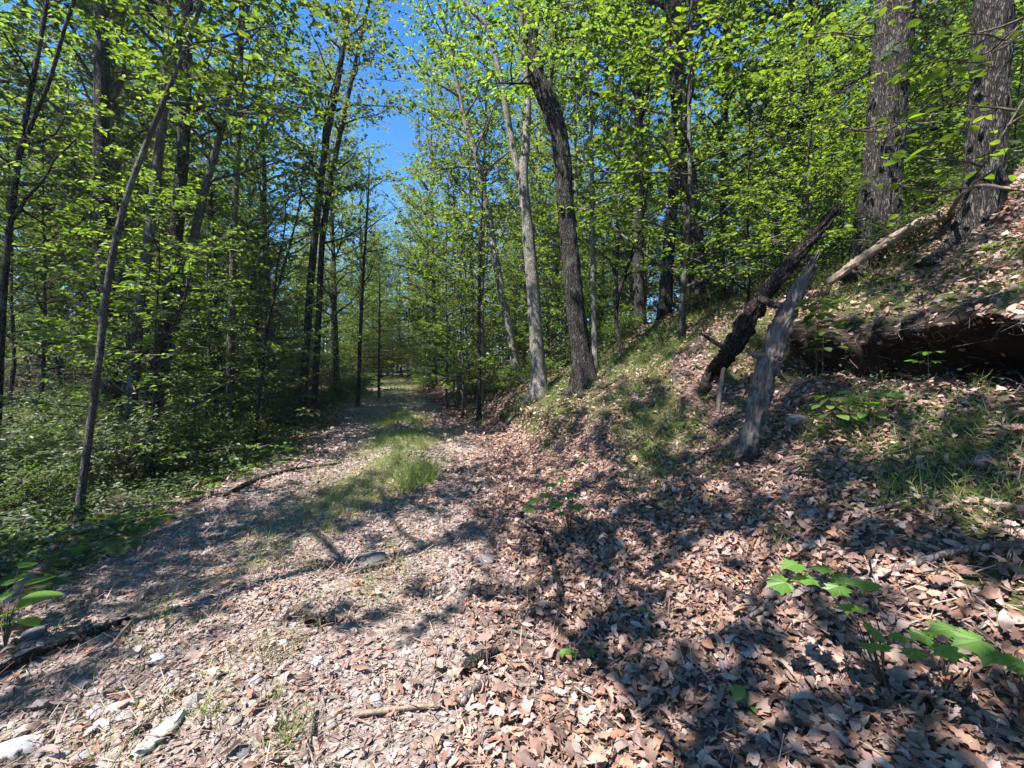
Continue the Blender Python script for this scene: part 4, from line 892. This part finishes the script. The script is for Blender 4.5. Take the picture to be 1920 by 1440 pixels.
RK = [(690, 1052, 85, M_rock_dark, .3, .6, 'flat dark stone sunk in the shaded middle of the path'), (908, 1055, 56, M_rock_dark, .4, .6, 'dark grey flat stone at the right wheel track'),
      (1852, 868, 70, M_rock_dark, .55, .6, 'smooth rounded stone on the right slope'), (28, 1405, 80, M_rock_pale, .4, .6, 'large pale flat stone at the bottom left corner'),
      (192, 1362, 36, M_rock_pale, .6, .8, 'bright square stone on the gravel at the lower left'), (235, 1345, 34, M_rock, .5, .8, 'grey stone just right of the bright square one'),
      (180, 1335, 42, M_rock, .45, .7, 'lilac grey flat stone above the bright square one'), (225, 1325, 45, M_rock_pale, .4, .6, 'pale slanted stone behind the bright square one'),
      (322, 1290, 30, M_rock, .5, .8, 'angular grey stone in the middle of the lower left gravel'), (480, 1278, 32, M_rock, .5, .7, 'grey pointed stone left of the grass tufts'),
      (292, 1235, 36, M_rock_pale, .4, .7, 'tan rounded stone near the dark limb'), (243, 1228, 32, M_rock_pale, .4, .6, 'pale flat stone just right of the dark limb'),
      (592, 1242, 28, M_rock_pale, .5, .8, 'light square stone left of the bark pieces'), (530, 1208, 26, M_rock_pale, .4, .8, 'small pale stone on the sunlit gravel'),
      (332, 1262, 34, M_rock, .4, .7, 'purple grey flat stone below the tan rounded one'), (765, 1222, 26, M_rock, .5, .9, 'round pale green stone in the centre of the path'),
      (705, 1318, 40, M_rock, .5, .8, 'round grey stone half buried above the curved stick'), (757, 1328, 34, M_rock, .5, .8, 'small buried stone beside the curved pale stick'),
      (1049, 1268, 30, M_rock_dark, .5, .8, 'dark blue grey stone among leaves below the small oak seedling'), (1158, 965, 30, M_rock, .6, .8, 'grey stone on the leafy apron beside the maple seedling'),
      (1520, 965, 40, M_rock, .6, .8, 'lilac stone in the leaves of the right slope'), (1495, 790, 44, M_rock, .5, .7, 'grey stone right of the snag foot'),
      (155, 1420, 36, M_rock, .5, .8, 'grey stone at the bottom edge left'), (75, 1412, 30, M_rock, .5, .8, 'small grey stone right of the large pale corner stone'),
      (450, 1415, 46, M_rock_dark, .5, .7, 'dark stone at the bottom edge left of the thin stick'), (620, 1360, 28, M_rock, .5, .8, 'blue grey stone right of the wiry grass tuft'),
      (60, 1195, 44, M_rock_dark, .8, .9, 'dark lumpy stone beside the rotting limb on the left'), (395, 1130, 26, M_rock, .5, .8, 'small grey stone at the shadow edge')]
for i, (x, y, w, m, fl, asp, lab) in enumerate(RK): rock('stone', lab, x, y, w, 200 + i, m, fl, asp)
M_slab = island_mat('lichen_bark', [(.46, .49, .43), (.5, .53, .46)], rough=.9, nscale=22, namt=.7, bump=1.2)
def slab(px0, py0, px1, py1, w, label):
    a, _ = hit(px0, py0); b, _ = hit(px1, py1); n = 14; rg = np.random.default_rng(3); V = []; c = (a + b) / 2
    dv = (b - a); side = Vector((-dv.y, dv.x, 0)).normalized() * w / 2
    for i in range(n):
        t = i / (n - 1); q = a + dv * t; k = .55 + .45 * math.sin(math.pi * min(.98, max(.06, t))) + rg.uniform(-.25, .2)
        for s in (-1, -.35, .35, 1): r_ = q + side * s * k; V.append((r_.x, r_.y, r_.z + .03 - .012 * s * s + rg.normal(0, .002)))
    V = np.array(V); V2 = V - [0, 0, .018]; m = MB(); i = np.arange(n - 1)[:, None] * 4; j = np.arange(3)[None]
    Q = np.stack([i + j, i + j + 1, i + j + 5, i + j + 4], -1).reshape(-1, 4); o2 = n * 4
    rim = [(a_, a_ + 4, a_ + 4 + o2, a_ + o2) for a_ in range(0, (n - 1) * 4, 4)] + [(a_ + 3, a_ + 3 + o2, a_ + 7 + o2, a_ + 7) for a_ in range(0, (n - 1) * 4, 4)]
    m.add(np.vstack([V, V2]), [Q, Q[:, ::-1] + o2, np.array(rim)]); o = m.build('bark_slab', M_slab, origin=tuple(c)); o.location = c; tag(o, label, 'bark piece')
slab(248, 1428, 345, 1340, .075, 'long flat pale mint coloured slab of lichened bark at the lower left')
# pine cone
q, _ = hit(1160, 1348); pc = MB(); r_ = np.random.default_rng(4); k = 90; th = np.arange(k) * 2.4; zz = np.linspace(0, 1, k)
rr_ = .016 * np.sin(np.pi * (.15 + .8 * zz)); pos = np.stack([rr_ * np.cos(th), rr_ * np.sin(th), .05 * zz], 1)
v, f = tube([(0, 0, 0), (0, 0, .012), (0, 0, .035), (0, 0, .052)], [.008, .014, .012, .003], 8); pc.add(v, f)
scatter(pc, LEAF[0] * [1.6, 1, 1], LEAF[1], pos, frames(np.stack([np.cos(th), np.sin(th), .6 + 0 * th], 1), np.tile([0, 0, 1.0], (k, 1))), .014 + 0 * th)
o = pc.build('pine_cone', M_black); o.location = q + Vector((0, 0, .02)); o.rotation_euler = (R(70), 0, 1); tag(o, 'dark pine cone lying on the dead leaves at the bottom right of centre', 'pine cone')

# seedlings
def maple_leaf():
    ang = [-90, -60, -35, -20, -5, 12, 25, 38, 52, 66, 78, 90]; rad = [.06, .42, .34, .62, .5, .66, .52, .82, .6, .72, .74, 1.0]
    pts = [(math.cos(R(a)) * r_, math.sin(R(a)) * r_) for a, r_ in zip(ang, rad)]; pts += [(-x, y) for x, y in reversed(pts[1:-1])]
    V = [(0, .05, 0)] + [(x * .8, y * .7 + .1, (.16 if (x * x + y * y) ** .5 > .63 else -.02) * .6 - .2 * (x * x + y * y)) for x, y in pts]; n = len(pts)
    V = np.array(V) + [0, .0, 0]; V[:, 1] += .08
    return V, [np.array([[0, 1 + i, 1 + (i + 1) % n] for i in range(n)])]
def oval_leaf():
    st = np.linspace(0, 1, 8); w = .3 * np.sin(np.pi * st ** .85) ** .8; V = []
    for y, ww in zip(st, w):
        for s in (-1, 0, 1): V.append((s * ww, y, .12 * abs(s * ww) - .15 * (y - .3) ** 2))
    return np.array(V), [np.array([(j * 3 + s, j * 3 + s + 1, j * 3 + s + 4, j * 3 + s + 3) for j in range(7) for s in (0, 1)])]
ML, OL = maple_leaf(), oval_leaf()
def rot_leaf(rng, az, droop=.15): 
    d = np.array([[math.cos(az), math.sin(az), -droop]]); n = np.array([[0, 0, 1.0]]) + rng.normal(0, .2, (1, 3)); return frames(d, n)
def seedling(name, label, base_px, leaves, size, tm, seed, mat_=None, cat='seedling', h=None, group=None):
    """leaves = (px, py, height above ground of the leaf) ; the stem joins them to the base"""
    b, _ = hit(*base_px); rg = np.random.default_rng(seed); e = empty(name, b); tag(e, label, cat, group); st = MB(); b = np.array(b)
    top = b + [0, 0, .05]
    for i, L_ in enumerate(leaves):
        px, py, dd = L_[:3]; q = np.array(P(px, py, dd)); az = math.atan2(q[1] - b[1], q[0] - b[0]) + rg.uniform(-.6, .6); 
        mid = b * .45 + q * .55 + [rg.normal(0, .01), 0, .02]; mid[:2] = b[:2] * .6 + q[:2] * .4
        v, f = tube(limb_path(b, (mid - b), np.linalg.norm(mid - b), 3, rg, .02), [.0035, .003, .0028, .0025], 5); st.add(v, f); 
        v, f = tube([b + (mid - b) , q], [.0022, .0015], 4); st.add(v, f)
        lf = MB(); scatter(lf, *tm, q[None], rot_leaf(rg, az, rg.uniform(.0, .4)), np.array([size * (L_[3] if len(L_) > 3 else 1) * rg.uniform(.85, 1.15)])); lf.build('leaf', mat_ or M_seed, e, origin=tuple(b), smooth=tm is not ML)
    st.build('stem', M_stem, e, origin=tuple(b)); return e
def hd(px, py, up=0):
    q, _ = hit(px, py); return (q - Vector((0, 0, CAMZ))).dot(ray(960, 720).normalized())
d = hd(1640, 1300)
seedling('maple_seedling', 'largest maple seedling with sunlit lobed leaves in the lower right', (1660, 1300), [(1500, 1055, d * .97), (1530, 1085, d * .95), (1575, 1095, d * .94), (1620, 1085, d * .93), (1480, 1090, d * .95), (1560, 1065, d * 1.0), (1590, 1080, d), (1640, 1175, d * .93), (1650, 1205, d * .9), (1600, 1130, d * .95)], .105, ML, 1)
d = hd(1760, 1290)
seedling('maple_seedling', 'maple seedling right of the largest one, low over the leaves', (1770, 1285), [(1740, 1190, d * .95), (1765, 1205, d * .93), (1715, 1215, d * .93), (1700, 1195, d * .97), (1750, 1180, d), (1790, 1215, d * .93)], .09, ML, 2)
d = hd(1930, 1330)
seedling('maple_seedling', 'seedling cut by the right edge with long drooping green leaves', (1930, 1330), [(1850, 1200, d * .93), (1880, 1220, d * .9), (1915, 1235, d * .9), (1800, 1180, d)], .105, ML, 3)
d = hd(1060, 1010)
seedling('maple_seedling', 'knee-high maple seedling at the foot of the bank in the centre', (1068, 1015), [(1040, 905, d * .97), (1060, 895, d), (1075, 905, d * .98), (1030, 925, d * .96), (1010, 935, d), (1050, 940, d * .95), (1075, 945, d * .97), (1085, 860, d * 1.02), (1000, 950, d), (1060, 960, d * .98), (1070, 925, d * .95), (1045, 880, d)], .14, ML, 4)
d = hd(1080, 1222)
seedling('oak_seedling', 'small dark green three-leaved oak seedling flat on the sunny leaves', (1088, 1222), [(1065, 1215, d * .98), (1078, 1220, d * .98), (1100, 1218, d * .98)], .075, ML, 5)
seedling('green_leaf_sprig', 'single small green sprig on bright dead leaves right of centre', (1210, 1145), [(1205, 1138, hd(1210, 1145) * .98), (1215, 1142, hd(1210, 1145) * .98)], .05, ML, 6)
seedling('green_leaf_sprig', 'lone dark green fallen leaf sprig below the fallen branch', (1400, 1300), [(1390, 1285, hd(1400, 1300) * .98), (1400, 1300, hd(1400, 1300) * .98)], .09, OL, 7)
d = hd(20, 1190)
seedling('leafy_plant', 'bright oval-leaved plant at the left edge with one yellow-green top leaf', (10, 1215), [(35, 1065, d * 1.0, .8), (12, 1098, d), (45, 1098, d), (5, 1125, d * .98), (30, 1130, d * .96), (45, 1140, d), (10, 1150, d * .97), (40, 1160, d * .95), (20, 1170, d), (-5, 1140, d)], .17, OL, 8)
d = hd(135, 1135)
seedling('leafy_plant', 'tiny pale plant on the litter right of the bright oval-leaved one', (135, 1135), [(128, 1128, d), (140, 1126, d), (135, 1118, d)], .04, OL, 9)
def whorl(name, label, px, py, dd, n, size, seed, m=None, spread=.16, tm=OL, layers=2):
    rg = np.random.default_rng(seed); c = P(px, py, dd); bz = gz(c.x, c.y); top = np.array(c); b = np.array((c.x, c.y, min(bz, c.z - .02))); e = empty(name, b); tag(e, label, 'plant')
    st = MB(); v, f = tube([b, (b + top) / 2 + rg.normal(0, .01, 3), top], [.004, .003, .002], 5); st.add(v, f)
    lf = MB()
    for l in range(layers):
        for i in range(n):
            a = i * 6.283 / n + l * .5 + rg.uniform(-.2, .2); o = np.array([math.cos(a), math.sin(a), .1]) * spread * (.15 + .85 * rg.random()); q = top + o - [0, 0, l * .07]
            v, f = tube([top - [0, 0, l * .07 + .02], q], [.0018, .0012], 4); st.add(v, f); scatter(lf, *tm, q[None], rot_leaf(rg, a, rg.uniform(0, .5)), np.array([size * rg.uniform(.7, 1.2)]))
    st.build('stem', M_stem, e, origin=tuple(b)); lf.build('foliage', m or M_seed, e, origin=tuple(b)); return e
whorl('leafy_plant', 'bright narrow-leaved plant growing beside the top of the snag', 1535, 560, 3.95, 8, .12, 21, M_leaf_sun, .1, layers=4)
whorl('leafy_plant', 'pale leafy plant below the bright one beside the snag', 1545, 610, 3.9, 9, .1, 22, M_leaf_sun, .16, layers=4)
whorl('leafy_plant', 'sunlit plant with yellow-green leaves in front of the dark hollow', 1560, 745, 3.5, 9, .11, 23, M_leaf_sun, .16, layers=3)
whorl('leafy_plant', 'broad green leafy plant just right of the sunlit one before the hollow', 1630, 740, 3.4, 9, .1, 24, M_seed, .16, layers=3)
whorl('leafy_plant', 'small dark leafy plant on the slope below the sunlit ones', 1530, 850, 3.2, 7, .08, 25, M_leaf_dark, .1, layers=3)
whorl('leafy_plant', 'oval-leaved sprig hanging across the dark hollow', 1740, 660, 3.2, 6, .06, 26, M_seed, .08, layers=2)
for i, (x, y, lab) in enumerate([(1770, 775, 'small green leaf pair on the slope, left of the tiny pair below the hollow'), (1840, 775, 'single round green seedling on the slope below the hollow'), (1720, 770, 'tiny leaf pair left of the others below the hollow'), (1905, 790, 'thin green seedling at the right border below the hollow')]):
    dd = hd(x, y); whorl('small_seedling', lab, x, y - 12, dd * .985, 3, .045, 30 + i, M_seed, .025, layers=1)
whorl('leafy_plant', 'pale-leaved plant catching the sun above the ferns by the path', 575, 768, 7.6, 6, .13, 40, M_leaf_blue, .2, layers=2)
# near overhanging boughs at upper right and upper left
def bough(name, label, pts, dd, m, leaf, tm, seed, per=6, secs=9):
    rg = np.random.default_rng(seed); st = np.array([np.array(P(x, y, dd if len(q) == 0 else q[0])) for x, y, *q in pts]); st, rr = resample(st, np.linspace(.008, .003, len(pts)), .08)
    b = MB(); cr = MB(); v, f = tube(st, rr, 5); b.add(v, f)
    grow(b, cr, st, rr, rg, .15, secs, .55, .3, per=per, leaf=leaf, elev=(-10, 20), sec_den=5, twig_gap=.15, tmpl=tm, limb_r=.4)
    e = empty(name, tuple(st[0])); tag(e, label, 'branch'); b.build('twig', M_stem, e, origin=tuple(st[0])); cr.build('foliage', [m, M_twig], e, origin=tuple(st[0]), smooth=False); return e
bough('leafy_branch', 'close leafy branch hanging in front of the rightmost trunk', [(1960, 120), (1900, 220), (1850, 300), (1800, 380)], 2.9, M_leaf_sun, .09, OL, 51, per=3, secs=7)
bough('leafy_branch', 'close leafy branch at the upper right corner', [(1980, -20), (1900, 60), (1840, 120)], 3.1, M_leaf_sun, .085, OL, 52, per=3, secs=7)
bough('leafy_branch', 'leafy twig crossing the broad dark trunk near its top', [(1560, 60), (1640, 70), (1700, 40)], 4.3, M_leaf_sun, .09, OL, 53, per=3, secs=3)
bough('leafy_branch', 'leafy twig crossing the broad dark trunk halfway down', [(1580, 240), (1640, 250), (1690, 235)], 4.3, M_leaf_sun, .09, OL, 54, per=3, secs=3)
bough('leafy_branch', 'leafy bough crossing in front of the top of the dark curved oak', [(1150, -60), (1090, 10), (1020, 60), (950, 90)], 6.2, M_leaf_tall, .085, LEAF, 56, per=7, secs=12)
bough('leafy_branch', 'leafy bough hanging between the white stems and the sky gap', [(940, -60), (900, 20), (850, 90), (800, 130)], 7.5, M_leaf_tall, .085, LEAF, 57, per=7, secs=12)
bough('leafy_branch', 'leafy bough hanging from the top edge just left of the sky gap', [(600, -60), (640, 10), (680, 80), (705, 150)], 7.5, M_leaf_blue, .085, LEAF, 58, per=7, secs=12)
bough('leafy_branch', 'drooping leafy branch over the leaning thin trunks at the upper left', [(300, -30), (340, 60), (400, 130), (470, 190), (500, 240)], 4.2, M_leaf_sun, .075, LEAF, 55, per=5, secs=14)

ROOTS.sort(key=lambda o: o.location.x / o.location.y)
ON = ['first', 'second', 'third', 'fourth', 'fifth', 'sixth', 'seventh', 'eighth', 'ninth', 'tenth', 'eleventh', 'twelfth', 'thirteenth', 'fourteenth', 'fifteenth', 'sixteenth'] + [a + b for a in ('twenty-', 'thirty-') for b in ('first', 'second', 'third', 'fourth', 'fifth', 'sixth', 'seventh', 'eighth', 'ninth')]
for i, o in enumerate(ROOTS):
    del o['rx']; tag(o, f'thin root dangling over the dark hollow, {ON[i]} from left', 'root', 'roots hanging over the hollow')
LM = [(-9999, 'at the left border'), (110, 'in line with the thick dark pine'), (235, 'in line with the left group of leaning trunks'), (395, 'in line with the narrow grey trunk'),
      (475, 'just left of the curved slim trunks'), (590, 'just right of the curved slim trunks'), (690, 'in line with the far path'), (800, 'right of the far path'), (895, 'in line with the leaning pale trunk'),
      (975, 'in line with the double-stemmed white tree'), (1035, 'in line with the curved bank oak'), (1130, 'in line with the crooked ridge sapling'), (1235, 'in line with the dark ridge oak'),
      (1355, 'in line with the black leaning log'), (1470, 'in line with the weathered snag top'), (1600, 'in line with the broad ridged trunk'), (1720, 'between the two broad right trunks'), (1830, 'at the right border')]
ADJ = {'maple_tree': 'maple', 'oak_tree': 'dark-barked oak', 'birch_tree': 'pale-barked birch', 'hemlock_tree': 'hemlock', 'young_maple': 'young maple', 'young_beech': 'young beech', 'shrub': 'leafy shrub', 'fern': 'fern'}
GRP = {}
bpy.context.view_layer.update()
from bpy_extras.object_utils import world_to_camera_view as w2c
for o in bpy.data.objects:
    if o.parent is None and 'group' in o and o['group'] != 'trees beside the viewer' and o.type == 'EMPTY' and o['group'] not in ('ferns along the left path edge', 'hemlocks'):
        nm = o.name.split('.')[0]; px = w2c(S, camo, o.location)[0] * 1920; d = o.location.y
        k = sum(px >= a for a, b in LM) - 1; dist = ('near' if d < 9 else 'mid-distance' if d < 20 else 'distant') if nm not in ('fern', 'shrub') else ('near' if d < 6 else 'farther' if d < 12 else 'distant')
        GRP.setdefault((dist, ADJ[nm] + (' on the bank' if 'on the bank' in o['group'] else ''), k), []).append((px, o))
_o = ['first', 'second', 'third', 'fourth', 'fifth', 'sixth', 'seventh', 'eighth', 'ninth']
ORD = _o + ['tenth', 'eleventh', 'twelfth', 'thirteenth', 'fourteenth', 'fifteenth', 'sixteenth', 'seventeenth', 'eighteenth', 'nineteenth'] + [x for p_ in ('twent', 'thirt', 'fort') for x in [p_ + 'ieth'] + [p_ + 'y-' + q_ for q_ in _o]]
for (dist, ad, k), L in GRP.items():
    L.sort(key=lambda q: q[0])
    for i, (px, o) in enumerate(L):
        d = o.location.y
        o['label'] = f"{dist} {ad} {LM[k][1]}".replace('in line with', 'behind' if o['category'] in ('tree', 'sapling') and d > 11 and k > 1 and k != 6 else 'below') + ('' if len(L) == 1 else f", {ORD[min(i, 48)]} from left")
hz = MB(); hz.add([(x, y, z) for x in (-97, 97) for y in (-37, 147) for z in (-4, 40)], np.array([[0, 1, 3, 2], [4, 6, 7, 5], [0, 4, 5, 1], [2, 3, 7, 6], [0, 2, 6, 4], [1, 5, 7, 3]]))
hm, hnt = mat('haze_air'); pv = hnt.nodes.new('ShaderNodeVolumePrincipled'); pv.inputs['Color'].default_value = (.9, .95, 1, 1); pv.inputs['Density'].default_value = HAZE; pv.inputs['Anisotropy'].default_value = .2
ho = hnt.nodes.new('ShaderNodeOutputMaterial'); hnt.links.new(pv.outputs[0], ho.inputs['Volume'])
tag(hz.build('haze', hm, smooth=False), 'faint bright haze in the air between the trees', 'haze', kind='stuff')
print('objects', len(bpy.data.objects), 'verts', sum(len(m.vertices) for m in bpy.data.meshes))
